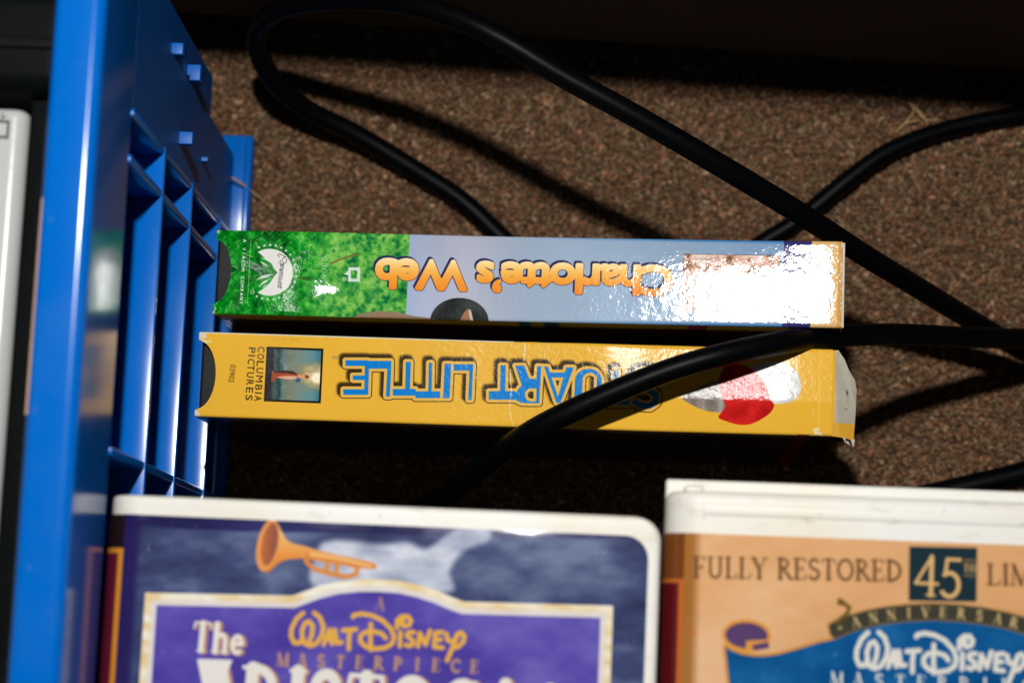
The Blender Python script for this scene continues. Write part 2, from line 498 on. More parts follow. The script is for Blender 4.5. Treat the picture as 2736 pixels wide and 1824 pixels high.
# ------------------------------------------------------------------ setting: carpet
def build_carpet():
    v, f = box_vf(-900, 900, -900, 900, -8, 0)
    m = mat('carpet_backing', (0.12, 0.075, 0.048), 0.95, 0.1, 0.7, 500, [(420, 0.002, 4)])
    o = link('carpet', mesh('carpet', v, f), m, smooth=False)
    tag(o, 'brown carpet floor', None, kind='structure')
    # pile: many small twisted yarn ends, each a soft lump of its own colour
    sp = 1.3
    xs = np.arange(-150, 215, sp); ys = np.arange(-15, 262, sp)
    gx, gy = np.meshgrid(xs, ys)
    n = gx.size
    gx = gx.ravel() + rng.uniform(-.8, .8, n); gy = gy.ravel() + rng.uniform(-.8, .8, n)
    # template lump: octahedron subdivided once
    base = [(1, 0, 0), (-1, 0, 0), (0, 1, 0), (0, -1, 0), (0, 0, 1), (0, 0, -1)]
    tri = [(0, 2, 4), (2, 1, 4), (1, 3, 4), (3, 0, 4), (2, 0, 5), (1, 2, 5), (3, 1, 5), (0, 3, 5)]
    vs = [Vector(b) for b in base]; cache = {}; F = []
    def mid(a, b):
        k = (min(a, b), max(a, b))
        if k not in cache:
            vs.append((vs[a] + vs[b]).normalized()); cache[k] = len(vs) - 1
        return cache[k]
    for a, b, c in tri:
        ab, bc, ca = mid(a, b), mid(b, c), mid(c, a)
        F += [(a, ab, ca), (ab, b, bc), (ca, bc, c), (ab, bc, ca)]
    T = np.array([tuple(q) for q in vs], np.float32); F = np.array(F, np.int32)
    nv = len(T)
    sc = np.stack([rng.uniform(.55, .95, n), rng.uniform(.55, .95, n), rng.uniform(1.1, 2.4, n)], 1)
    V = T[None] * sc[:, None]
    th = rng.uniform(.1, 1.25, n); ph = rng.uniform(0, 2 * np.pi, n)      # lean
    c, s_ = np.cos(th)[:, None], np.sin(th)[:, None]
    x = V[..., 0] * c + V[..., 2] * s_; z = -V[..., 0] * s_ + V[..., 2] * c; y = V[..., 1]
    cp, sp_ = np.cos(ph)[:, None], np.sin(ph)[:, None]
    W = np.stack([x * cp - y * sp_ + gx[:, None], x * sp_ + y * cp + gy[:, None], z + .6 + rng.uniform(-.2, .45, n)[:, None]], -1)
    me = bpy.data.meshes.new('carpet_pile')
    me.vertices.add(n * nv)
    me.vertices.foreach_set('co', (W.reshape(-1) * MM).astype(np.float32))
    fa = (F[None] + (np.arange(n) * nv)[:, None, None]).reshape(-1).astype(np.int32)
    nf = n * len(F)
    me.loops.add(nf * 3); me.loops.foreach_set('vertex_index', fa)
    me.polygons.add(nf); me.polygons.foreach_set('loop_start', np.arange(0, nf * 3, 3, dtype=np.int32))
    tone = np.clip(rng.normal(.56, .15, n) , 0, 1)
    at = me.attributes.new('yarn', 'FLOAT', 'POINT')
    at.data.foreach_set('value', np.repeat(tone, nv).astype(np.float32))
    hue = me.attributes.new('hue', 'FLOAT', 'POINT')
    hue.data.foreach_set('value', np.repeat(rng.rand(n), nv).astype(np.float32))
    me.update(); me.validate()
    m = bpy.data.materials.new('carpet_yarn')
    nt, b = nodes_of(m)
    b.inputs['Roughness'].default_value = .9
    b.inputs['Specular IOR Level'].default_value = .15
    a1 = nt.nodes.new('ShaderNodeAttribute'); a1.attribute_name = 'yarn'
    a2 = nt.nodes.new('ShaderNodeAttribute'); a2.attribute_name = 'hue'
    r1 = nt.nodes.new('ShaderNodeValToRGB'); r2 = nt.nodes.new('ShaderNodeValToRGB')
    e = r1.color_ramp.elements
    e[0].position, e[0].color = 0, (.026, .015, .009, 1)
    e[1].position, e[1].color = 1, (.43, .31, .22, 1)
    for p_, c_ in ((.35, (.084, .049, .029, 1)), (.6, (.16, .1, .062, 1)), (.82, (.26, .175, .118, 1))):
        q = e.new(p_); q.color = c_
    e = r2.color_ramp.elements
    e[0].position, e[0].color = 0, (1.35, .84, .64, 1)
    e[1].position, e[1].color = 1, (.92, 1.1, .82, 1)
    q = e.new(.25); q.color = (1.18, 1.0, .85, 1)
    q = e.new(.75); q.color = (1.12, 1.04, .9, 1)
    mx = nt.nodes.new('ShaderNodeMix'); mx.data_type = 'RGBA'; mx.blend_type = 'MULTIPLY'; mx.inputs[0].default_value = 1
    nt.links.new(a1.outputs['Fac'], r1.inputs[0]); nt.links.new(a2.outputs['Fac'], r2.inputs[0])
    nt.links.new(r1.outputs[0], mx.inputs[6]); nt.links.new(r2.outputs[0], mx.inputs[7])
    nt.links.new(mx.outputs[2], b.inputs['Base Color'])
    me.materials.append(m)
    me.shade_smooth()
    o = bpy.data.objects.new('carpet_pile', me)
    COL.objects.link(o)
    tag(o, 'speckled brown pile of the carpet under the tapes and cords', 'carpet', kind='stuff')
build_carpet()

# ------------------------------------------------------------------ setting: dark cabinet along the top of the view
def build_cabinet():
    t = thing('cabinet', 'dark brown wooden cabinet in shadow behind the looped cord', 'cabinet', (0, 204, 0), (0, 0, math.radians(-4.2)))
    rbox('front_panel', -700, 500, 2, 22, 26, 220, 1.0, M_WOOD, t)
    rbox('plinth', -690, 490, 12, 30, 0, 26, 1.0, M_WOOD, t)
    rbox('cabinet_top', -705, 505, 0, 320, 220.3, 242, 2.0, M_WOOD, t)
    rbox('side_panel', -700, -682, 22.3, 310, 0, 220, 1.0, M_WOOD, t)
    rbox('side_panel', 482, 500, 22.3, 310, 0, 220, 1.0, M_WOOD, t)
build_cabinet()

# ------------------------------------------------------------------ blue crate
def build_crate():
    t = thing('storage_crate', 'blue plastic storage crate with ribbed side at the left, holding white and black tape cases', 'crate', (-116.2, 0, 0), (0, 0, math.radians(-2.25)))
    X1, Y0, Y1, X0 = 0.0, -150.0, 186.0, -330.0
    DEP, WT = 9.5, 2.2
    # rim: one profile swept round the mouth with rounded corners
    pf = [(-4.0, 199.8), (-1.0, 199.8)]
    pf += [(-3 + 3 * math.cos(a), 242 + 3 * math.sin(a)) for a in [math.pi / 2 * i / 8 for i in range(9)]]
    pf += [(-10.5 - 1.8 * math.sin(a), 243.2 + 1.8 * math.cos(a)) for a in [math.pi / 2 * i / 5 for i in range(6)]]
    pf += [(-12.3, 236), (-10.4, 236), (-10.4, 241.5), (-3, 241.5)]
    R = 9.0
    path = []
    for cx, cy, a0 in ((X1 - R, Y1 - R, 0), (X0 + R, Y1 - R, 90), (X0 + R, Y0 + R, 180), (X1 - R, Y0 + R, 270)):
        for i in range(7):
            a = math.radians(a0 + 15 * i)
            path.append((cx + R * math.cos(a), cy + R * math.sin(a), math.cos(a), math.sin(a)))
    v, f = [], []
    N = len(pf)
    for x, y, nx, ny in path:
        for o, z in pf:
            k = max(o, -R + .2) if False else o
            v.append((x + nx * k, y + ny * k, z))
    n = len(path)
    for i in range(n):
        i2 = (i + 1) % n
        for j in range(N):
            j2 = (j + 1) % N
            f.append((i * N + j, i2 * N + j, i2 * N + j2, i * N + j2))
    link('rim', mesh('rim', v, f), M_BLUE, t, angle=40)
    # walls and floor
    rbox('wall_panel', X1 - DEP - WT, X1 - DEP, Y0 + DEP, Y1 - DEP, 4, 240, .6, M_BLUE, t)
    rbox('wall_panel', X0 + DEP, X0 + DEP + WT, Y0 + DEP, Y1 - DEP, 4, 240, .6, M_BLUE, t)
    rbox('wall_panel', X0 + DEP + WT + .2, X1 - DEP - WT - .2, Y1 - DEP - WT, Y1 - DEP, 4, 240, .6, M_BLUE, t)
    rbox('wall_panel', X0 + DEP + WT + .2, X1 - DEP - WT - .2, Y0 + DEP, Y0 + DEP + WT, 4, 240, .6, M_BLUE, t)
    rbox('crate_floor', X0 + DEP + WT + .2, X1 - DEP - WT - .2, Y0 + DEP + WT + .2, Y1 - DEP - WT - .2, 4, 7, .5, M_BLUE, t)
    # ribbed long side that faces the tapes
    ribs = [127.4, 139.6, 51.3, -25, -101, -137]
    for z in (154, 106, 50):
        rbox('flange', -DEP + .1, 0, Y0 + 4, 140.6, z - 2.2, z, .35, M_BLUE, t)
    for y in ribs:
        rbox('rib', -DEP + .1, -.35, y - 1.1, y + 1.1, 6, 199.6, .5, M_BLUE, t)
    # corner post beyond the last rib, with hinge lugs
    def panel(y0, y1, z0, z1, xt):
        k = (z1 - z0) * .012
        v = [(-DEP - .1, y0, z0), (xt - k, y0, z0), (xt - k, y1, z0), (-DEP - .1, y1, z0), (-DEP - .1, y0, z1), (xt, y0, z1), (xt, y1, z1), (-DEP - .1, y1, z1)]
        link('post_panel', mesh('post_panel', v, box_vf(0, 1, 0, 1, 0, 1)[1]), M_BLUEM, t, smooth=False)
    panel(141.0, 170.2, 9, 199.6, -1.0)
    panel(170.4, 184.5, 60, 199.6, -2.0)
    for x0, x1, y0, y1, z0, z1 in ((-4, .6, 170.9, 174.4, 134, 140), (-4, .9, 170.8, 175.8, 104, 110), (-4, 2.0, 148.4, 152.2, 120, 123), (-6, -.4, 152.7, 154.3, 76, 79)):
        rbox('hinge_lug', x0, x1, y0, y1, z0, z1, .3, M_BLUEM, t)
    # foot plate
    rbox('foot_plate', -DEP - 4, 3.2, 128.5, 178.0, 1.5, 6.5, 1.6, M_BLUE, t)
    rbox('foot_plate', -DEP - 4, .5, Y0 + 2, 128.0, 1.5, 6.5, 1.6, M_BLUE, t)
    rbox('foot_lip', .6, 3.1, 130, 176.5, 6.3, 10.0, 1.0, M_BLUE, t)
    # other sides: a few flanges so the crate reads from elsewhere
    for z in (154, 106, 50):
        rbox('flange', X0, X0 + DEP - .1, Y0 + 4, Y1 - 4, z - 2.2, z, .35, M_BLUE, t)
        rbox('flange', X0 + 10, X1 - 10.2, Y1 - DEP + .1, Y1, z - 2.2, z, .35, M_BLUE, t)
        rbox('flange', X0 + 10, X1 - 10.2, Y0, Y0 + DEP - .1, z - 2.2, z, .35, M_BLUE, t)
    return t
build_crate()

# ------------------------------------------------------------------ cases standing in the crate
def build_crate_contents():
    rz = math.radians(-2.5)
    t = thing('clamshell_case', 'white clamshell tape case standing spine up in the blue crate at the left edge', 'tape case', (-157.2, 23, 7.2), (0, 0, rz))
    loft_box('case_body', -14.6, 14.6, -117, 117.0, 0, 198, (4, 4, 2, 2), 2.5, M_CASE, t)
    # small printed box mark near the upper end of the spine
    k = mat('grey_ink', (.1, .1, .1), .5, .3)
    v, f = [], []
    for a in ((-2.2, -1.4, 99.4, 104.4), (1.4, 2.2, 99.4, 104.4), (-1.4, 1.4, 99.4, 100.3), (-1.4, 1.4, 103.5, 104.4), (-1.9, -1.2, 105.2, 106.2), (-.2, .2, 104.4, 106.2), (.2, 1.1, 104.9, 105.4)):
        box_vf(a[0] + 8.0, a[1] + 8.0, a[2] + 9.3, a[3] + 9.3, 197.95, 198.05, v, f)
    link('printed_mark', mesh('printed_mark', v, f), k, t, smooth=False)
    t = thing('slim_case', 'slim dark case with tan print squeezed beside the rim inside the crate', 'tape case', (-138.5, 20, 7.2), (0, 0, rz))
    loft_box('case_body', -3.6, 3.6, -117, 122, 0, 198, (.8, .8, .8, .8), 1.0, M_BLACKG, t)
    rbox('print_panel', .9, 3.3, 40, 96, 198.05, 198.35, .1, M_TAN, t)
    t = thing('black_case', 'black plastic tape case in the far end of the blue crate', 'tape case', (-190, 165, 7.2), (0, 0, rz))
    loft_box('case_body', -60, 62, -21, 7.5, 0, 205, (3, 3, 2, 2), 6, M_BLACKG, t)
    rbox('case_lip', -60, 62, -9.5, -6.5, 205.1, 206.1, .4, M_BLACKG, t)
build_crate_contents()

# ------------------------------------------------------------------ card sleeves
class Frame:
    """maps photo pixels on a thing's top face into its own flat mm axes"""
    def __init__(s, c, ang, z, slope=0.0):
        s.c, s.z, s.k = c, z, slope
        s.ca, s.sa = math.cos(ang), math.sin(ang)
    def loc(s, px, py, z=None):
        x = 0.0
        for _ in range(3):
            p = P(px, py, s.z + s.k * x)
            dx, dy = p.x - s.c[0], p.y - s.c[1]
            x, y = dx * s.ca + dy * s.sa, -dx * s.sa + dy * s.ca
        return x, y

def sleeve_mesh(name, L, W, H, hfun, notch, cy0, cy1):
    r = .8
    prof = [(-W / 2, 0, 0)]
    for z in (20, 45, 70, 90): prof.append((-W / 2, z, 0))
    for i in range(6):
        a = math.pi - math.pi / 2 * i / 5
        prof.append((-W / 2 + r + r * math.cos(a), H - r + r * math.sin(a), 1))
    for i in range(1, 44):
        prof.append((-W / 2 + r + (W - 2 * r) * i / 44, H, 1))
    for i in range(6):
        a = math.pi / 2 - math.pi / 2 * i / 5
        prof.append((W / 2 - r + r * math.cos(a), H - r + r * math.sin(a), 1))
    for z in (90, 70, 45, 20, 0): prof.append((W / 2, z, 0))
    arcs = [0]
    for a, b in zip(prof[:-1], prof[1:]):
        arcs.append(arcs[-1] + math.hypot(b[0] - a[0], b[1] - a[1]))
    mid = arcs[-1] / 2
    NX = 190
    v, f, uv = [], [], []
    yn, ha, dep = notch
    for j, (y, z, top) in enumerate(prof):
        xl = -L / 2
        if top and abs(y - yn) < ha:
            xl += dep * math.sqrt(1 - ((y - yn) / ha) ** 2)
        for i in range(NX + 1):
            x = xl + (L / 2 - xl) * i / NX
            zz = z + hfun(x, y) * min(1, z / H)
            v.append((x, y, zz))
            uv.append(((x + L / 2) / L, (arcs[j] - mid + W / 2 - cy0) / (cy1 - cy0)))
    for j in range(len(prof) - 1):
        for i in range(NX):
            a = j * (NX + 1) + i
            f.append((a, a + 1, a + NX + 2, a + NX + 1))
    me = mesh(name, v, f)
    ul = me.uv_layers.new(name='UV')
    vi = np.zeros(len(me.loops), np.int32)
    me.loops.foreach_get('vertex_index', vi)
    ul.data.foreach_set('uv', np.array(uv, np.float32)[vi].ravel())
    return me

def arc_rise(x, x0, x1, c):
    """height of a surface that curls up with curvature c between x0 and x1"""
    t = max(0.0, min(x, x1) - x0)
    return .5 * c * t * t + c * (x1 - x0) * max(0.0, x - x1)

def smooth01(t):
    t = max(0.0, min(1.0, t))
    return t * t * (3 - 2 * t)

def rise(x, x0, w, slope):
    """height of a surface whose slope eases from 0 to slope over [x0, x0 + w]"""
    t = max(0.0, min(1.0, (x - x0) / w))
    return slope * (w * (t ** 3 - t ** 4 / 2) + max(0.0, x - x0 - w))

CW, CL, CH = 25.6, 186.0, 105.0
def charlotte_print(F):
    L, W = CL, CW
    cv = Canvas(0, L, -9, W + 9, 11)
    def q(px, py):
        x, y = F.loc(px, py)
        return x + L / 2, W / 2 - y
    def q5(cx, cy): return q(560 + cx / 5.345, 600 + cy / 5.345)
    X = np.broadcast_to(cv.X[None], (cv.h, cv.w)); Y = np.broadcast_to(cv.Y[:, None], (cv.h, cv.w))
    # sky
    n = cv.noise(30, 4)
    xs = [q(p, 740)[0] for p in (1090, 1240, 1400, 1800, 2100)]
    sky = np.stack([np.interp(X, xs, c) for c in ((160, 178, 158, 146, 124), (174, 180, 176, 170, 156), (203, 196, 198, 196, 192))], -1) / 255.
    sky = sky * (0.93 + .14 * n[..., None]) * (.97 + .05 * np.clip(Y / W, 0, 1))[..., None]
    cv.a[:] = sky
    edge = np.clip((1.1 - Y) / .8, 0, 1) + np.clip((Y - W + 1.0) / .8, 0, 1)
    cv.paint(np.clip(edge, 0, 1) * .75 * np.clip((X - 95) / 50, 0, 1), (40, 115, 185))
    # navy band and tan end
    xa, xb = q(2092, 700)[0], q(2165, 760)[0]
    cv.paint((X > xa).astype(np.float32), (52, 50, 110))
    cv.paint((X > xb).astype(np.float32), (222, 180, 118))
    cv.paint(np.clip((X - q(2231, 760)[0]) / .8, 0, 1), (206, 150, 72))
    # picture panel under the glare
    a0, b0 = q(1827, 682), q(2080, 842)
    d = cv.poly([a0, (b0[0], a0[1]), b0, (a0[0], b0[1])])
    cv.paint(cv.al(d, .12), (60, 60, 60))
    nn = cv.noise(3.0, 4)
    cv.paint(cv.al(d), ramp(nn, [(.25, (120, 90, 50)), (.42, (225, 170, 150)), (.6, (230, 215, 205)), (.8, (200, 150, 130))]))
    # grass
    gx = q(1090, 700)[0]
    n1, n2, n3 = cv.noise(2.6, 4), cv.noise(1.1, 3), cv.noise(9, 2)
    big = np.clip((X - 24) / 14, 0, 1)
    tt = np.clip(n1 * .55 + n2 * .45 + .22 * (n3 - .5) + .06 * big, 0, 1)
    near = ramp(tt, [(.2, (0, 58, 14)), (.42, (0, 110, 22)), (.55, (10, 142, 30)), (.72, (60, 178, 62)), (.9, (130, 205, 100))])
    far = ramp(tt, [(.25, (8, 72, 44)), (.42, (28, 122, 62)), (.54, (72, 160, 62)), (.68, (122, 190, 82)), (.9, (160, 210, 110))])
    g = near * (1 - big[..., None]) + far * big[..., None]
    wob = gx + .25 * (cv.noise(.8, 2) - .5)
    gm = np.clip((wob - X) * cv.k, 0, 1)
    cv.paint(gm, g)
    for i in range(520):                                   # single blades and leaves
        x, y = random.uniform(0, 30), random.uniform(-2, W + 2)
        ln = random.uniform(.7, 2.4) * (1.0 if x < 20 else .5)
        an = random.gauss(-2.2, 1.0)
        cxx, cyy = x + ln * math.cos(an), y + ln * math.sin(an)
        mx_, my_ = (x + cxx) / 2 + random.uniform(-.3, .3), (y + cyy) / 2 + random.uniform(-.3, .3)
        i0, i1, j0, j1 = cv.win(min(x, cxx) - 1, max(x, cxx) + 1, min(y, cyy) - 1, max(y, cyy) + 1)
        if i1 <= i0 or j1 <= j0: continue
        d = np.full((j1 - j0, i1 - i0), 9., np.float32)
        for (ax, ay, bx, by) in ((x, y, mx_, my_), (mx_, my_, cxx, cyy)):
            PX = cv.X[None, i0:i1] - ax; PY = cv.Y[j0:j1, None] - ay
            dx, dy = bx - ax, by - ay
            t = np.clip((PX * dx + PY * dy) / (dx * dx + dy * dy + 1e-9), 0, 1)
            d = np.minimum(d, np.hypot(PX - t * dx, PY - t * dy))
        al_ = np.clip(.5 - (d - random.uniform(.07, .2)) * 5, 0, 1) * random.uniform(.3, .75)
        c = np.array(random.choice([(70, 180, 75), (20, 135, 35), (0, 80, 18), (120, 200, 100), (40, 160, 50), (0, 100, 20)]), np.float32) / 255
        sub = cv.a[j0:j1, i0:i1]
        sub += al_[..., None] * (c - sub)
    for i in range(260):                                   # far bushes
        x, y = random.uniform(22, gx - .3), random.uniform(0, W)
        r = random.uniform(.25, .75)
        i0, i1, j0, j1 = cv.win(x - r - .4, x + r + .4, y - r - .4, y + r + .4)
        if i1 <= i0 or j1 <= j0: continue
        d = np.hypot(cv.X[None, i0:i1] - x, (cv.Y[j0:j1, None] - y)) - r
        c = np.array(random.choice([(20, 110, 60), (110, 185, 80), (150, 205, 105), (60, 150, 70), (10, 90, 50)]), np.float32) / 255
        sub = cv.a[j0:j1, i0:i1]
        sub += (np.clip(.5 - d * 2.2, 0, 1) * random.uniform(.25, .6))[..., None] * (c - sub)
    for ln, wd, col, o in (([q5(1720, 560), q5(1860, 500), q5(2110, 420)], .5, (135, 82, 45), .8), ([q5(1250, 770), q5(1400, 770)], .45, (110, 60, 35), .7),
                           ([q(1028, 690), q(1075, 660)], .35, (150, 170, 70), .7), ([q(1030, 790), q(1060, 735)], .3, (170, 195, 110), .6), ([q(1000, 700), q(1035, 685)], .3, (140, 90, 60), .6)):
        cv.paint(cv.al(cv.strokes([ln], wd), 0, .25) * o * gm, col)
    # studio mark: white disc cut by a mountain, ring of stars, script
    WHT = (228, 226, 220)
    cx, cy = 845, 685
    disc = cv.poly([q5(cx + 335 * math.cos(a), cy + 335 * math.sin(a)) for a in np.linspace(0, 2 * math.pi, 60, endpoint=False)])
    mtn = cv.poly([q5(*p) for p in ((690, 400), (765, 470), (800, 515), (850, 545), (885, 572), (905, 625), (962, 690), (905, 755), (855, 835), (790, 890), (740, 930), (680, 970), (300, 970), (300, 400))])
    cv.paint(cv.al(np.maximum(disc, -mtn)), WHT)
    for p in (((705, 532), (760, 545), (838, 600), (765, 580)), ((735, 468), (790, 495), (806, 518), (770, 500)), ((650, 797), (740, 730), (902, 704), (800, 765), (750, 770)),
              ((678, 898), (745, 825), (855, 772), (800, 830), (740, 862)), ((735, 905), (780, 862), (800, 860), (775, 890))):
        cv.paint(cv.al(cv.poly([q5(*a) for a in p])) * .9, WHT)
    for i in range(20):
        a = math.radians(-113 + 231 * i / 19)
        sx, sy = cx + 388 * math.cos(a), cy + 388 * math.sin(a)
        pts = [q5(sx + (25 if j % 2 == 0 else 10) * math.cos(math.pi * j / 5 + a), sy + (25 if j % 2 == 0 else 10) * math.sin(math.pi * j / 5 + a)) for j in range(10)]
        cv.paint(cv.al(cv.poly(pts, margin=.4)), WHT)
    INK = (30, 28, 30)
    aP, bP = q5(1050, 500), q5(1000, 920)
    c_ = q5(1012, 735)
    d = cv.text('aramount', c_, 94, w=abs(q5(0, 925)[1] - q5(0, 560)[1]), h=1.35, shear=.35)
    cv.paint(cv.al(d, .02), INK)
    d = cv.strokes([[q5(*p) for p in ((1065, 455), (1035, 500), (985, 545), (970, 560))], [q5(*p) for p in ((985, 470), (965, 440), (985, 425), (1030, 440), (1075, 470), (1095, 510), (1080, 550), (1055, 560), (1035, 535))]], .17)
    cv.paint(cv.al(d), INK)
    cv.paint(cv.al(cv.strokes([[q5(578, 222), q5(530, 1132)]], .1)), (200, 225, 160))
    tx = 'A VIACOM COMPANY'
    for i, ch in enumerate(tx):
        if ch == ' ': continue
        f_ = i / (len(tx) - 1)
        cv.paint(cv.al(cv.text(ch, q5(487 - 47 * f_, 235 + 880 * f_), 93, h=.95, margin=.5), .03), (232, 235, 225))
    for c0, r0, ch in ((q5(600, 967), .55, 'R'), (q5(1912, 770), .5, 'R')):
        cv.paint(cv.al(np.abs(np.hypot(X - c0[0], Y - c0[1]) - r0) - .07), (215, 230, 200))
        cv.paint(cv.al(cv.text(ch, c0, 92, h=.5, margin=.4)), (215, 230, 200))
    for i, ch in enumerate('0806'):
        cv.paint(cv.al(cv.text(ch, q5(1636 - i * 5, 496 + 82 * i), 92, w=1.25, h=1.95, margin=.5), -.06) * .85, (215, 232, 215))
    box = cv.poly([q5(*p) for p in ((1965, 610), (2140, 613), (2132, 812), (1958, 808), (1967, 725), (1908, 705), (1968, 655))])
    hole = cv.poly([q5(*p) for p in ((2015, 652), (2085, 652), (2097, 675), (2093, 755), (2080, 772), (2012, 770), (2002, 745), (2004, 672))])
    cv.paint(cv.al(np.maximum(box, -hole)), (215, 228, 220))
    # dark hat dome and tan patch at the near edge
    for pts, col in (([q(p, y) for p, y in ((940, 848), (960, 838), (1010, 831), (1060, 834), (1105, 845), (1150, 850), (1150, 875), (940, 872))], (146, 122, 98)),):
        cv.paint(cv.al(cv.poly(pts), 0, .3), col)
    dome = [q(1226 + 78 * math.cos(a), 858 - 62 * math.sin(a)) for a in np.linspace(0, math.pi, 24)]
    d = cv.poly([q(1308, 900)] + dome + [q(1146, 900)])
    cv.paint(cv.al(d), ramp(cv.noise(6, 3), [(.2, (22, 24, 24)), (.8, (62, 68, 66))]))
    cv.paint(cv.al(cv.poly([q(1222, 868), q(1238, 835), q(1250, 824), q(1258, 838), q(1263, 868)]), 0, .25), (160, 112, 88))
    cv.paint(cv.al(cv.poly([q(1250, 830), q(1256, 826), q(1266, 868), q(1257, 868)]), 0, .2), (205, 185, 165))
    # title, upside down
    c0 = q(1397, 742)
    segs = cv.place(font_segs("Charlotte\u2019s Web", .93), c0, 180 + .25, w=87.6, h=8.5)
    d0 = cv.region(segs, 3.0)
    letters = d0 - .6
    sh = np.roll(np.roll(letters, -int(.62 * cv.k), 0), -int(.5 * cv.k), 1)
    cv.paint(np.maximum(cv.al(sh, .1), cv.al(letters, .16)), (38, 40, 84))
    yy = (Y - (c0[1] - 4.6)) / 9.2
    cv.paint(cv.al(letters), ramp(yy, [(0, (252, 226, 168)), (.3, (248, 190, 95)), (.6, (244, 160, 58)), (1, (240, 138, 40))]))
    # FAMILY down the tan end
    for i, ch in enumerate('FAMILY'):
        cv.paint(cv.al(cv.text(ch, q(2207 - i * .8, 688 + 27.5 * i), 92, h=2.5, w=.9 if ch == 'I' else 2.1, margin=.6), .12), (84, 78, 140))
    # shade on the cover side below the near fold, painted into the print
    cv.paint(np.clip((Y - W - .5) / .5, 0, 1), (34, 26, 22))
    # rubbed white edges
    rub = cv.noise(.7, 3)
    cv.paint((((rub > .62) & ((X < .9) | (X > L - .5))) | (np.hypot(X, Y - W) < 1.0 + 1.8 * (rub - .5)) | (np.hypot(X, Y) < .9 + 1.6 * (rub - .5))).astype(np.float32) * .8, (215, 212, 200))
    cv.paint(np.clip((rub - .66) * 8, 0, 1) * np.clip(1 - np.abs(Y - W) / .5, 0, 1) * .5, (205, 212, 215))
    return cv

def build_charlotte():
    tl, tr = P(575, 611, 106.5), P(2252, 648, 117)
    ang = math.atan2(tr.y - tl.y, tr.x - tl.x)
    ux = Vector((math.cos(ang), math.sin(ang))); uy = Vector((-ux.y, ux.x))
    c = Vector((tl.x, tl.y)) + ux * (CL / 2) - uy * (CW / 2)
    t = thing('video_tape', 'tape in glossy card sleeve with green grass end and silver blue spine in glare', 'video tape', (c.x + 3.3, c.y, 1.5 + CL / 2 * .03), (0, -.03, ang))
    F = Frame(c, ang, CH + 5.0, .055)
    def h(x, y):
        # right half of the spine lifts towards its end; a thumb dent in the grass
        r = rise(x, -35, 45, .058) + arc_rise(x, 61, 89, .0014) - rise(x, 87.5, 5, .05) - rise(-x, 50, 12, .05)
        r -= .0022 * max(0.0, y - .5) ** 2 * (1 - smooth01((x - 64) / 20))
        dd = ((x + 53) / 7.0) ** 2 + ((y + 4.5) / 7.0) ** 2
        return r - 1.75 * math.exp(-dd / 1.7)
    me = sleeve_mesh('card_sleeve', CL, CW, CH, h, (.1, 9.6, 5.0), -9, CW + 9)
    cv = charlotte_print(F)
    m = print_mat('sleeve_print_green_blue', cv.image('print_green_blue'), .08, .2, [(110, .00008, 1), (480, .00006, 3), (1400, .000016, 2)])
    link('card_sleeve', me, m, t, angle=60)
    v, f = box_vf(CL / 2 + .05, CL / 2 + .75, -CW / 2 + .3, CW / 2 - .3, 2, CH + 5.4)
    link('end_flap', mesh('end_flap', v, f), M_PAPER, t, smooth=False)
    rbox('cassette', -CL / 2 + .4, CL / 2 - .6, -CW / 2 + .5, CW / 2 - .5, 1, CH - 2.2, 1.0, M_BLACKP, t)
build_charlotte()

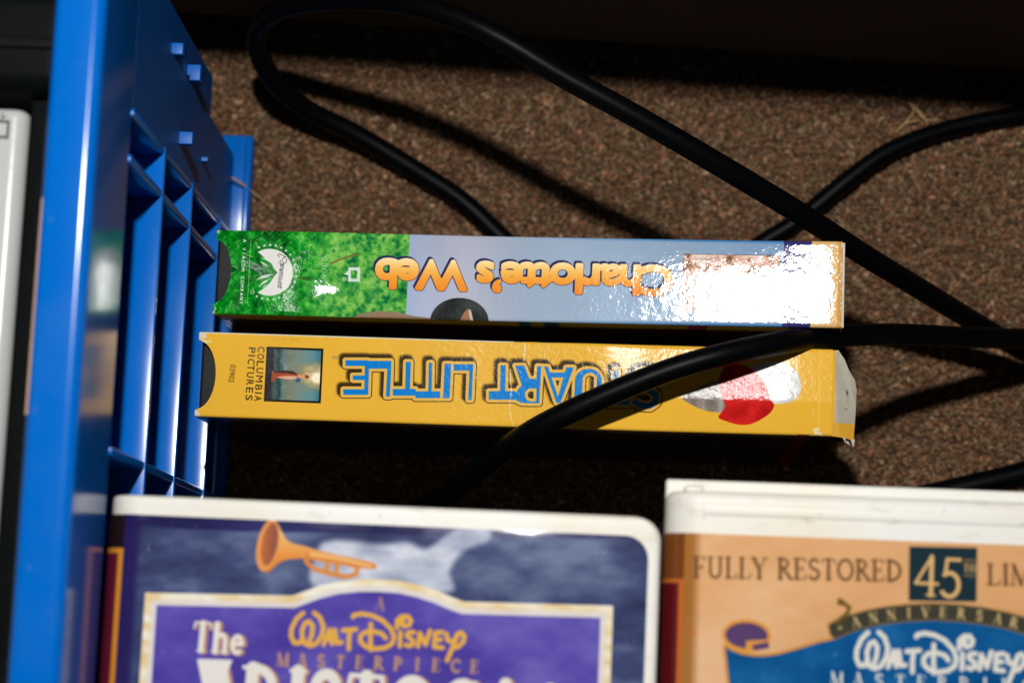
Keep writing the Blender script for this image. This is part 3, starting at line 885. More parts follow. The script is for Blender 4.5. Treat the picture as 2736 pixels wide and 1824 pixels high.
SW, SL, SH = 25.4, 187.2, 105.0
def stuart_print(F):
    L, W = SL, SW
    cv = Canvas(0, L, -9, W + 9, 11)
    def q(px, py):
        x, y = F.loc(px, py)
        return x + L / 2, W / 2 - y
    def q3(cx, cy): return q(500 + cx / 5.2275, 860 + cy / 5.2275)
    def q4(cx, cy): return q(880 + cx / 3.794, 900 + cy / 3.794)
    def q5(cx, cy): return q(1400 + cx / 4.704, 920 + cy / 4.704)
    def q6(cx, cy): return q(1700 + cx / 3.92, 900 + cy / 3.92)
    X = np.broadcast_to(cv.X[None], (cv.h, cv.w)); Y = np.broadcast_to(cv.Y[:, None], (cv.h, cv.w))
    n = cv.noise(25, 4)
    cv.a[:] = np.array((230, 177, 56), np.float32) / 255 * (.975 + .05 * n[..., None])
    # picture square with clouds, glow and a robed figure (head to the right)
    quad = [(1112, 355), (1903, 380), (1865, 1142), (1072, 1115)]
    cv.paint(cv.al(cv.poly([q3(*p) for p in quad])), (22, 18, 16))
    inner = cv.poly([q3(*p) for p in ((1142, 385), (1873, 408), (1838, 1113), (1104, 1088))])
    x0 = q3(1120, 740)[0]; x1 = q3(1860, 760)[0]; yc = q3(1500, 765)[1]
    u = (X - x0) / (x1 - x0); vv = (Y - yc) / 6.5
    nz, nz2 = cv.noise(2.2, 5), cv.noise(1.2, 4)
    pic = ramp(u + .12 * (nz - .5), [(0, (28, 18, 24)), (.08, (40, 28, 34)), (.14, (70, 98, 96)), (.22, (40, 62, 62)), (.3, (100, 122, 118)), (.42, (120, 128, 108)), (.6, (122, 138, 128)), (.85, (92, 142, 150)), (1, (60, 112, 122))])
    glow = np.clip(1.25 - np.hypot((u - .98) * 1.6, vv * 1.05) * 1.5 + .9 * (nz - .5), 0, 1)
    pic = pic * (1 - glow[..., None]) + ramp(glow, [(0, (150, 110, 70)), (.45, (222, 160, 84)), (.75, (240, 205, 140)), (1, (252, 240, 205))]) * glow[..., None]
    pic = pic + (.28 * np.clip(nz2 - .55, 0, 1) * np.clip(1 - np.abs(u - .33) * 4, 0, 1))[..., None] * 2
    cv.paint(cv.al(inner), np.clip(pic, 0, 1).astype(np.float32))
    for pts, col in ((((1180, 790), (1190, 690), (1330, 685), (1480, 690), (1560, 745), (1530, 800), (1400, 815), (1260, 790), (1175, 860)), (172, 74, 44)),
                     (((1200, 690), (1350, 688), (1480, 695), (1545, 745), (1400, 722), (1220, 718)), (44, 38, 48)),
                     (((1240, 775), (1400, 760), (1530, 765), (1540, 800), (1420, 812), (1300, 792)), (226, 178, 150)),
                     (((1505, 825), (1545, 775), (1590, 810), (1575, 850), (1520, 852)), (58, 92, 122)),
                     (((1540, 745), (1620, 745), (1660, 755), (1660, 795), (1600, 790), (1545, 785)), (224, 152, 108)),
                     (((1640, 752), (1680, 745), (1710, 770), (1690, 802), (1650, 800)), (142, 72, 40))):
        cv.paint(cv.al(cv.poly([q3(*p) for p in pts]), 0, .18) * .92, col)
    cv.paint(cv.al(cv.strokes([[q3(*p) for p in ((1590, 755), (1615, 715), (1650, 692), (1730, 705))]], .2), 0, .15), (190, 110, 62))
    INK = (32, 22, 10)
    for s_, a, b, hh in (('COLUMBIA', (1035, 395), (992, 1075), 2.05), ('PICTURES', (906, 405), (867, 1065), 2.05)):
        for i, ch in enumerate(s_):
            f_ = i / 7
            if s_ == 'COLUMBIA': f_ = [0, .145, .29, .43, .60, .775, .89, 1][i]
            else: f_ = [0, .115, .24, .37, .52, .68, .84, 1][i]
            cv.paint(cv.al(cv.text(ch, q3(a[0] + (b[0] - a[0]) * f_, a[1] + (b[1] - a[1]) * f_), 93, h=hh, w=.32 if ch == 'I' else 1.55 if ch != 'M' else 1.9, margin=.5), .02), INK)
    cv.paint(cv.al(cv.text('03902', q3(632, 730), 93, w=5.3, h=1.6)), (70, 48, 16))
    cv.paint(cv.al(cv.text('TM', q(896, 955), 182, w=1.6, h=1.0)), (70, 110, 130))
    # block title, upside down
    def rect(q_, x0, y0, x1, y1, sk=0): return [q_(x0 + sk, y0), q_(x1 + sk, y0), q_(x1, y1), q_(x0, y1)]
    shp = []
    shp += [rect(q4, 350, 245, 392, 590, 10), rect(q4, 162, 241, 392, 298), rect(q4, 236, 394, 365, 440), rect(q4, 140, 534, 378, 590)]       # E
    shp += [rect(q4, 380, 247, 625, 325), rect(q4, 572, 300, 612, 607, 14)]                                                                   # L
    shp += [rect(q4, 765, 256, 815, 560, 8), rect(q4, 640, 530, 872, 597), rect(q4, 1000, 264, 1034, 590, 6), rect(q4, 870, 553, 1120, 622)]   # TT
    shp += [rect(q4, 1150, 274, 1216, 622, 16)]                                                                                              # I
    shp += [rect(q4, 1258, 278, 1455, 342), rect(q4, 1405, 300, 1440, 640, 14)]                                                              # L
    shp += [rect(q4, 1728, 288, 1780, 590, 6), rect(q4, 1614, 550, 1885, 636)]                                                               # T
    d = cv.new()
    for s_ in shp: d = np.minimum(d, cv.poly(s_, margin=3))
    # R
    stem = cv.poly(rect(q4, 2083, 298, 2125, 672, 22), margin=3)
    leg = cv.poly([q4(*p) for p in ((1882, 292), (1972, 290), (2025, 425), (2100, 425), (2098, 520), (1958, 520))], margin=3)
    bowl = cv.poly([q4(*p) for p in ((2125, 425), (1985, 450), (1920, 520), (1880, 580), (1890, 640), (1940, 668), (2030, 672), (2125, 672))], margin=3)
    hole = cv.poly([q4(*p) for p in ((2098, 522), (2020, 524), (1985, 555), (1980, 600), (2000, 640), (2040, 655), (2095, 655))], margin=3)
    R_ = np.minimum(np.minimum(stem, leg), bowl)
    d = np.minimum(d, np.maximum(R_, -hole))
    # A
    A_ = np.minimum(np.minimum(cv.poly([q5(*p) for p in ((252, 280), (302, 280), (345, 420), (450, 735), (405, 735))], margin=3),
                               cv.poly([q5(*p) for p in ((530, 290), (625, 292), (455, 735), (405, 735))], margin=3)),
                    cv.poly([q5(*p) for p in ((275, 355), (600, 355), (575, 418), (300, 418))], margin=3))
    d = np.minimum(d, A_)
    # U
    uo = [q5(630, 760), q5(640, 450)] + [q5(808 - 168 * math.cos(a), 455 - 145 * math.sin(a)) for a in np.linspace(.15, math.pi - .15, 14)] + [q5(975, 455), q5(965, 760)]
    ui = [q5(722, 780), q5(735, 440)] + [q5(828 - 92 * math.cos(a), 440 - 80 * math.sin(a)) for a in np.linspace(.1, math.pi - .1, 12)] + [q5(915, 440), q5(905, 780)]
    d = np.minimum(d, np.maximum(cv.poly(uo, margin=3), -cv.poly(ui, margin=3)))
    # T, S
    d = np.minimum(d, np.minimum(cv.poly(rect(q5, 1125, 325, 1178, 720, 8), margin=3), cv.poly(rect(q5, 1000, 680, 1320, 765), margin=3)))
    sp = [q5(*p) for p in ((1690, 440), (1650, 375), (1560, 340), (1450, 360), (1390, 420), (1400, 490), (1480, 545), (1590, 590), (1660, 650), (1655, 730), (1580, 780), (1480, 775), (1400, 730))]
    d = np.minimum(d, cv.strokes([sp], 1.55, 3))
    sh = cv.blur(cv.al(np.roll(np.roll(d, -int(.85 * cv.k), 0), -int(.75 * cv.k), 1), 1.15), .45)
    cv.paint(np.clip(sh * 1.15, 0, .9), (44, 32, 14))
    cv.paint(cv.al(d, 1.12), (26, 20, 12))
    cv.paint(cv.al(d, .88), (228, 178, 76))
    cv.paint(cv.al(d), (4, 124, 204))
    # soft pale, red and grey patches towards the right end (plain shapes only)
    pale = cv.poly(sm([q6(*p) for p in ((1200, 330), (1500, 270), (1680, 380), (1720, 560), (1640, 680), (1440, 710), (1340, 640), (1250, 480))]))
    cv.paint(cv.al(pale, 0, .5), ramp(cv.noise(3, 3), [(.2, (190, 188, 186)), (.8, (226, 224, 222))]))
    grey = cv.poly(sm([q6(*p) for p in ((480, 640), (640, 540), (850, 470), (930, 640), (920, 780), (800, 790), (650, 750))]))
    cv.paint(cv.al(grey, 0, .5), ramp(cv.noise(2.5, 4), [(.2, (110, 100, 92)), (.8, (168, 158, 150))]))
    red = cv.poly(sm([q6(*p) for p in ((860, 470), (960, 300), (1180, 330), (1330, 480), (1400, 660), (1440, 730), (1380, 820), (1220, 910), (1080, 925), (920, 880), (860, 840), (930, 740), (900, 640))]))
    cv.paint(cv.al(red, 0, .25), ramp(cv.noise(4, 3), [(.2, (170, 18, 20)), (.8, (215, 38, 36))]))
    cv.paint(np.clip((Y - W - .4) / .5, 0, 1), (34, 24, 14))  # near cover side darkened in the colour to stand for its shade
    # coloured scraps on the far fold
    for a, b, col in ((1370, 1405, (40, 120, 130)), (1440, 1482, (50, 110, 120)), (1842, 1895, (196, 70, 84))):
        m_ = ((X > q(a, 915)[0]) & (X < q(b, 915)[0])).astype(np.float32) * np.clip((.15 - Y) / .2, 0, 1)
        cv.paint(m_, col)
    m_ = ((X > q(2130, 1160)[0]) & (X < q(2170, 1160)[0])).astype(np.float32) * np.clip((Y - W + .3) / .2, 0, 1)
    cv.paint(m_, (150, 16, 22))
    # rubbed folds, cracks and scuffs
    rub = cv.noise(.8, 3); fine = cv.noise(.35, 2)
    WH = (226, 218, 196)
    e = np.clip((.55 - Y + .35 * (rub - .5)) / .12, 0, 1) * np.clip((Y + 1.2) / .3, 0, 1) * ((X > .5) & (X < q(1372, 915)[0])).astype(np.float32)
    cv.paint(e * .95, WH)
    cv.paint(((np.hypot(X - .3, Y - .5) < 2.0 + 2.6 * (rub - .5)) | (np.hypot(X, Y - W + .3) < 1.5 + 2.4 * (rub - .5))).astype(np.float32) * .9, (212, 206, 190))
    cv.paint(((rub > .55) & (np.hypot((X - 2.4), (Y - 2.6)) < 1.5)).astype(np.float32) * .8, (220, 214, 190))
    for ln, wd, o in (([q4(1970, 40), q4(1980, 110), q4(1968, 250)], .3, 1), ([q4(1828, 330), q4(1832, 430), q4(1842, 520), q4(1838, 600), q4(1825, 720), q4(1838, 810), q4(1862, 905)], .24, 1),
                      ([q4(736, 160), q4(740, 210)], .2, .8), ([q4(808, 20), q4(800, 240)], .08, .4), ([q5(1490, 90), q5(1500, 240), q5(1505, 340)], .26, 1),
                      ([q5(885, 440), q5(905, 560), q5(930, 610)], .2, .8), ([q5(1070, 470), q5(1060, 545)], .16, .6), ([q6(1850, 480), q6(1855, 530)], .16, .7), ([q6(1845, 780), q6(1850, 830)], .2, .7)):
        cv.paint(cv.al(cv.strokes([ln], wd), 0, .14) * o * np.clip((fine - .32) * 6, 0, 1), (240, 232, 212))
    cv.paint(np.clip(1 - np.abs(X - q6(1915, 500)[0]) / .5, 0, 1) * .35, (250, 205, 110))
    cv.paint(((rub > .6) & (np.hypot(X - q6(1890, 1040)[0], Y - q6(1890, 1040)[1]) < 2.2)).astype(np.float32) * .85, (232, 222, 196))
    for ln in ([q3(1325, 262), q3(1360, 264)], [q3(1430, 264), q3(1560, 260)]):
        cv.paint(cv.al(cv.strokes([ln], .1), 0, .2) * .6, (140, 96, 20))
    return cv

def build_stuart():
    tl, tr = P(532, 886, 106.5), P(2222, 934, 116)
    ang = math.atan2(tr.y - tl.y, tr.x - tl.x)
    ux = Vector((math.cos(ang), math.sin(ang))); uy = Vector((-ux.y, ux.x))
    c = Vector((tl.x, tl.y)) + ux * (SL / 2) - uy * (SW / 2)
    t = thing('video_tape', 'tape in a worn yellow card sleeve with blue block letters and an open end flap', 'video tape', (c.x + 3.2, c.y, 1.5 + SL / 2 * .03), (0, -.03, ang))
    F = Frame(c, ang, SH + 4.8, .05)
    yc = F.loc(1980, 1072)[1]
    def h(x, y):
        r = rise(x, -20, 45, .055) + arc_rise(x, 62, 80, .0013) - rise(x, 78, 8, .05)
        k = smooth01((x - 25) / 15.0)
        if y < yc: r -= k * .1 * (yc - y)
        else: r -= k * .035 * (y - yc)
        return r
    me = sleeve_mesh('card_sleeve', SL, SW, SH, h, (-.3, 10.2, 5.6), -9, SW + 9)
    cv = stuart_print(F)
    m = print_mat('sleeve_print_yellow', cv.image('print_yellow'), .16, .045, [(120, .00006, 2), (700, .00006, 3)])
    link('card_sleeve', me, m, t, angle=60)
    rbox('cassette', -SL / 2 + .4, SL / 2 - 3, -SW / 2 + .5, SW / 2 - .5, 1, SH - 3.0, 1.0, M_BLACKP, t)
    # open end flap, bent outwards and down
    fc = Canvas(0, 10, 0, 27, 14)
    Xf = np.broadcast_to(fc.X[None], (fc.h, fc.w)); Yf = np.broadcast_to(fc.Y[:, None], (fc.h, fc.w))
    fc.a[:] = np.array((176, 170, 154), np.float32) / 255 * (.95 + .1 * fc.noise(3, 3)[..., None])
    fc.paint(np.clip((1.0 - Xf) / .15, 0, 1), (226, 170, 52))
    fc.paint(np.clip((Yf - 22.6) / .1, 0, 1), (214, 158, 44))
    for i in range(46):
        a, r = random.uniform(0, 6.28), random.gauss(0, 1.0)
        p0 = (4.7 + .4 * r * math.cos(a), 13.6 + 1.25 * r * math.sin(a))
        fc.paint(fc.al(fc.strokes([[p0, (p0[0] + .05, p0[1] + random.uniform(.05, .3))]], random.uniform(.05, .14), .3)) * .8, (40, 38, 36))
    fc.paint(fc.al(fc.strokes([[(4.0, 18.5), (4.6, 18.5)], [(4.6, 18.45), (4.6, 18.7)]], .14, .3)), (30, 28, 28))
    pts = [(0, 12.4), (1.6, 12.6), (3.6, 10.0), (5.0, 7.0), (7.0, 4.2), (7.6, 1.5), (7.4, -5.0), (6.9, -13.4), (2.6, -12.8), (0, -12.6)]
    v = []
    uv = []
    n = len(pts)
    for k in (0, -.45):
        for x, y in pts:
            dx = x * .96
            v.append((SL / 2 + dx, y, SH + 3.6 - 0.08 * x - .035 * x * x + k))
            uv.append((x / 10, (13.0 + y) / 27))
    f = [tuple(range(n - 1, -1, -1)), tuple(range(n, 2 * n))] + [(i, (i + 1) % n, n + (i + 1) % n, n + i) for i in range(n)]
    me = mesh('end_flap', v, f)
    ul = me.uv_layers.new(name='UV')
    for lp in me.loops:
        ul.data[lp.index].uv = uv[lp.vertex_index]
    link('end_flap', me, print_mat('flap_print', fc.image('print_flap'), .6, .3, [(500, .0001, 3)]), t, smooth=False)
    # torn paper bits hanging from the flap
    v, f = [], []
    for a, b, c_ in (((3.2, -13.0, 109), (4.2, -14.4, 108), (4.0, -12.9, 109)), ((4.1, -14.2, 108), (5.6, -15.0, 107), (4.8, -13.7, 108)), ((5.6, -13.2, 108), (6.6, -15.6, 107), (6.8, -13.3, 108))):
        i = len(v)
        v += [(SL / 2 + q[0], q[1], q[2]) for q in (a, b, c_)] + [(SL / 2 + q[0], q[1], q[2] - .3) for q in (a, b, c_)]
        f += [(i, i + 1, i + 2), (i + 5, i + 4, i + 3), (i, i + 3, i + 4, i + 1), (i + 1, i + 4, i + 5, i + 2), (i + 2, i + 5, i + 3, i)]
    link('torn_paper', mesh('torn_paper', v, f), M_PAPER, t, smooth=False)
build_stuart()

# ------------------------------------------------------------------ clamshell cases in the foreground
# signature strokes (shared by both covers), in units of a close-up of the photograph
SIG = [
    [(1100, -8), (1055, 30), (1022, 95), (1018, 150), (1040, 195), (1075, 195), (1098, 160)],
    [(1098, 175), (1092, 110), (1112, 60), (1142, 48), (1166, 80), (1160, 140), (1140, 190)],
    [(1176, -10), (1215, 20), (1240, 85), (1228, 145), (1190, 200), (1150, 215), (1112, 200), (1098, 172)],
    [(1240, 205), (1262, 150), (1282, 105), (1298, 200)], [(1252, 168), (1294, 165)],
    [(1316, 105), (1330, 195), (1362, 192)], [(1372, 108), (1462, 102)], [(1420, 106), (1412, 170), (1412, 236)],
    [(1440, 18), (1448, 4), (1500, -4), (1570, 8), (1640, 40), (1700, 98), (1722, 152), (1708, 200), (1660, 228), (1590, 236), (1530, 222), (1492, 188), (1490, 150), (1520, 122), (1580, 116), (1640, 132), (1664, 162)],
    [(1562, 66), (1560, 150), (1562, 242)],
    [(1764, 122), (1760, 218)], [(1740, 92), (1742, 40), (1775, 14), (1815, 14), (1836, 42), (1825, 72), (1790, 82), (1768, 62), (1785, 42)],
    [(1856, 122), (1822, 122), (1806, 142), (1822, 160), (1848, 176), (1850, 204), (1822, 216), (1800, 208)],
    [(1884, 218), (1896, 128), (1936, 206), (1966, 112)],
    [(2050, 122), (2002, 126), (1994, 222), (2052, 228)], [(2000, 172), (2040, 172)],
    [(2078, 134), (2086, 176), (2112, 186), (2140, 166), (2152, 134), (2180, 124), (2200, 150), (2192, 190), (2156, 222), (2124, 226)],
    [(2150, 150), (2122, 220), (2100, 270), (2082, 314)],
]

def clam_sheet(name, F, T, th, x0, x1, y0, y1, r, prot, corner, dome, m, parent):
    """printed sheet wrapped over front and rounded spine; x0 = left silhouette of the case"""
    NS, NY = 40, 60
    v, f, uv = [], [], []
    s0 = -math.pi / 2 * r
    smax = x1 - (x0 + r)
    ss = [s0 + (0 - s0) * i / 14 for i in range(14)] + [smax * i / NS for i in range(NS + 1)]
    ys = [y0 + (y1 - y0) * (1 - (1 - i / NY) ** 2) for i in range(NY + 1)]
    rr = r + prot
    for y in ys:
        dy = min(y1 - y, y - y0)
        cut = 0 if dy >= corner else corner - math.sqrt(max(0, corner ** 2 - (corner - dy) ** 2))
        for s in ss:
            if s < 0:
                a = s / r
                v.append((x0 + r + rr * math.sin(a), y, T - r + rr * math.cos(a)))
                u = s
            else:
                u = min(s, smax - cut) if s > smax - corner else s
                u = s if s <= smax - corner else (smax - corner) + (s - (smax - corner)) * (corner - cut) / corner
                v.append((x0 + r + u, y, T + prot - dome(u, y)))
            uv.append((u, y))
    n = len(ss)
    for j in range(NY):
        for i in range(n - 1):
            a = j * n + i
            f.append((a, a + 1, a + n + 1, a + n))
    me = mesh(name, v, f)
    ul = me.uv_layers.new(name='UV')
    U = np.array(uv, np.float32)
    U[:, 0] = (U[:, 0] - s0) / (smax - s0); U[:, 1] = (U[:, 1] - y0) / (y1 - y0)
    vi = np.zeros(len(me.loops), np.int32)
    me.loops.foreach_get('vertex_index', vi)
    ul.data.foreach_set('uv', U[vi].ravel())
    return link(name, me, m, parent, angle=70), s0, smax

AW, AH, AT, AR = 141.0, 235.0, 199.0, 8.5
TH = 28.2
def cat_print(F, xl, ytop, s0, smax, H):
    """purple cover: canvas x = distance from the start of the flat front, y down from the sheet's top"""
    cv = Canvas(s0, smax, 0, H, 7)
    def q(px, py):
        x, y = F.loc(px, py)
        return x - (xl + AR), ytop - y
    def c6(cx, cy): return q(600 + cx / 1.96, 1300 + cy / 1.96)
    def c8(cx, cy): return q(380 + cx / 2.556, 1640 + cy / 2.556)
    X = np.broadcast_to(cv.X[None], (cv.h, cv.w)); Y = np.broadcast_to(cv.Y[:, None], (cv.h, cv.w))
    n1, n2 = cv.noise(14, 5, 1.8, .8), cv.noise(5, 4, 1.6, .7)
    t = np.clip(n1 * .6 + n2 * .4, 0, 1)
    cv.a[:] = ramp(t + .06 * np.clip((X - 70) / 40, 0, 1), [(.25, (44, 50, 84)), (.5, (66, 76, 116)), (.75, (112, 126, 158))])
    yb = np.interp(X, [c6(0, 235)[0], c6(2200, 285)[0]], [c6(0, 235)[1], c6(2200, 285)[1]])
    band = np.clip((yb - Y + .8 * (n2 - .5)) / .8, 0, 1)
    cv.paint(band * .9, ramp(n1, [(.2, (30, 27, 72)), (.8, (44, 42, 98))]))
    # left side of the front and the spine
    cv.paint(np.clip((1.2 - X) / 1.6, 0, 1) * .85, (38, 26, 84))  # rounded edge painted darker, as shade where light grazes off
    spn = np.clip((-3.4 - X) / .15, 0, 1)
    top_ = c6(0, 0)
    ys = q(300, 1462)[1]
    cv.paint(spn * (Y < ys), (34, 20, 24))
    cv.paint(spn * (Y >= ys), (216, 140, 40))
    cv.paint(np.clip((-4.9 - X) / .15, 0, 1) * (Y >= ys + 1.2), (98, 24, 46))
    # pale cloud shape behind the horn
    cl = cv.poly(sm([c6(*p) for p in ((500, 540), (490, 330), (560, 280), (700, 285), (830, 300), (960, 290), (1060, 320), (1180, 240), (1260, 205), (1380, 220), (1380, 280), (1250, 340), (1180, 440), (1150, 560))]))
    cv.paint(cv.al(cl, 0, 2.2) * (.78 + .4 * n2), ramp(n2, [(.2, (168, 176, 200)), (.8, (214, 218, 230))]))
    cv.paint(cv.blur(cv.al(cv.strokes([[c6(1060, 235), c6(1250, 225), c6(1400, 245)]], 2.2)), 1.0) * .35, (214, 218, 232))
    # brass horn
    OR = (226, 142, 66)
    cone = cv.poly(sm([c6(*p) for p in ((250, 170), (330, 280), (420, 310), (560, 350), (770, 395), (775, 430), (560, 400), (400, 375), (300, 390), (215, 440))]))
    cv.paint(cv.al(cone), ramp(np.clip((Y - c6(300, 250)[1]) / 11, 0, 1), [(0, (244, 190, 120)), (.5, (236, 150, 70)), (1, (206, 112, 44))]))
    bell = cv.poly([c6(228 + 58 * math.cos(a) * 1.0 + 22 * math.sin(a) * -1, 306 + 136 * math.sin(a)) for a in np.linspace(0, 2 * math.pi, 40, endpoint=False)])
    cv.paint(cv.al(bell), (238, 158, 86))
    bi = cv.poly([c6(236 + 42 * math.cos(a) - 18 * math.sin(a), 300 + 112 * math.sin(a)) for a in np.linspace(0, 2 * math.pi, 40, endpoint=False)])
    cv.paint(cv.al(bi, 0, .5), ramp(np.clip((X - c6(190, 0)[0]) / 5, 0, 1), [(0, (214, 120, 58)), (1, (140, 84, 74))]))
    loop = cv.strokes([[c6(*p) for p in ((440, 350), (428, 390), (470, 430), (560, 455), (640, 470), (690, 455), (700, 420), (640, 400))], [c6(540, 372), c6(536, 440)], [c6(590, 380), c6(585, 455)]], 1.15)
    cv.paint(cv.al(loop), OR)
    cv.paint(cv.al(cv.strokes([[c6(450, 350), c6(620, 380), c6(765, 415)]], .45), 0, .3), (252, 214, 150))
    # frame with arched top, purple field
    arch = [(783, 1590), (810, 1580), (850, 1565), (900, 1553), (960, 1547), (1012, 1547), (1070, 1551), (1120, 1562), (1170, 1578), (1210, 1595), (1240, 1606)]
    out = [q(*p) for p in [(360, 1900), (389, 1582)] + arch + [(1638, 1617), (1634, 1900)]]
    lowy = H - 18
    xl_, xr_ = q(370, 1824)[0], q(1636, 1824)[0]
    out = [(xl_, lowy), q(389, 1582)] + [q(*p) for p in arch] + [q(1638, 1617), (xr_, lowy)]
    d = cv.poly(out, margin=4)
    cr = cv.noise(2.0, 3, 3, 1)
    cv.paint(cv.al(d, 0), ramp(cr, [(.25, (236, 204, 146)), (.55, (246, 232, 200)), (.8, (250, 246, 232))]))
    cv.paint(cv.al(d, -1.7, .8) * .8, (226, 222, 224))
    n3 = cv.noise(16, 4, 1.3, .7)
    cv.paint(cv.al(d, -3.1), ramp(n3, [(.2, (70, 56, 150)), (.5, (94, 80, 176)), (.8, (124, 114, 196))]))
    GOLD = (236, 178, 72)
    DULL = (196, 150, 112)
    cv.paint(cv.al(cv.serif('A', c6(815, 612), 2, h=3.0)), DULL)
    cv.paint(cv.al(cv.strokes([[c8(*p) for p in ln] for ln in SIG], 1.15)), GOLD)
    for i, ch in enumerate('MASTERPIECE'):
        f_ = i / 10
        cv.paint(cv.al(cv.serif(ch, c8(962 + 1310 * f_, 310 + 46 * f_), 2, h=3.2, bold=1.5)), DULL)
    # the title, white with gold shade
    def title(s_, c, h, w, bold):
        d = cv.serif(s_, c, 1.6, h=h, w=w, bold=bold, margin=2)
        cv.paint(cv.al(np.roll(np.roll(d, int(.25 * cv.k), 0), int(.85 * cv.k), 1), .1), (188, 138, 108))
        cv.paint(cv.al(d), (236, 230, 222))
    title('The', q(585, 1703), 7.4, 13.2, 1.35)
    a_, b_ = q(580, 1762), q(580, 2010)
    title('A', ((q(585, 1800)[0]), a_[1] + 14), 22, 16, 1.4)
    trap = cv.poly([q(531, 1762), q(618, 1764), q(590, 1830), q(545, 1830)])
    cv.paint(cv.al(trap, .3), (238, 232, 226))
    title('RISTOCATS', (q(1128, 1900)[0], q(1128, 1800)[1] + 9.9), 18, 91, 1.35)
    # scuffs
    sc = cv.noise(.9, 2)
    cv.paint(np.clip((sc - .84) * 10, 0, 1) * .25, (235, 235, 240))
    return cv

def build_aristo():
    tl, tr = P(288, 1318, AT), P(1772, 1383, AT)
    ang = math.radians(-2.35)
    ux = Vector((math.cos(ang), math.sin(ang))); uy = Vector((-ux.y, ux.x))
    c = Vector((tl.x, tl.y)) + ux * (AW / 2) - uy * (AH / 2)
    t = thing('clamshell_case', 'white clamshell tape case with purple cover, orange horn and gold script lettering', 'tape case', (c.x, c.y, AT - TH), (0, 0, ang), 'clamshell cases lying in the foreground')
    F = Frame(c, ang, AT)
    loft_box('case_body', -AW / 2, AW / 2, -AH / 2, AH / 2, 0, TH, (AR, 1.6, 1.6, AR), 1.3, M_WHITE, t, plan_r=6.5, n=10)
    y1 = F.loc(700, 1388)[1]; y0 = -AH / 2 + 5
    x1 = F.loc(1728, 1600)[0]
    s0, smax = -math.pi / 2 * AR, x1 + AW / 2 - AR
    cv = cat_print(F, -AW / 2, y1, s0, smax, y1 - y0)
    m = print_mat('cover_print_purple', cv.image('print_purple', .93), .1, .45, [(45, .00035, 2), (600, .00001, 3)])
    def dome(u, y):
        e = (y1 - y)
        return .26 * math.exp(-e / 3.2) * (1 + .5 * math.sin(u * .21) * math.sin(u * .07 + 1)) * .9 + .05
    clam_sheet('cover_sheet', F, TH, TH, -AW / 2, x1, y0, y1, AR, .62, 6.0, dome, m, t)
    return t

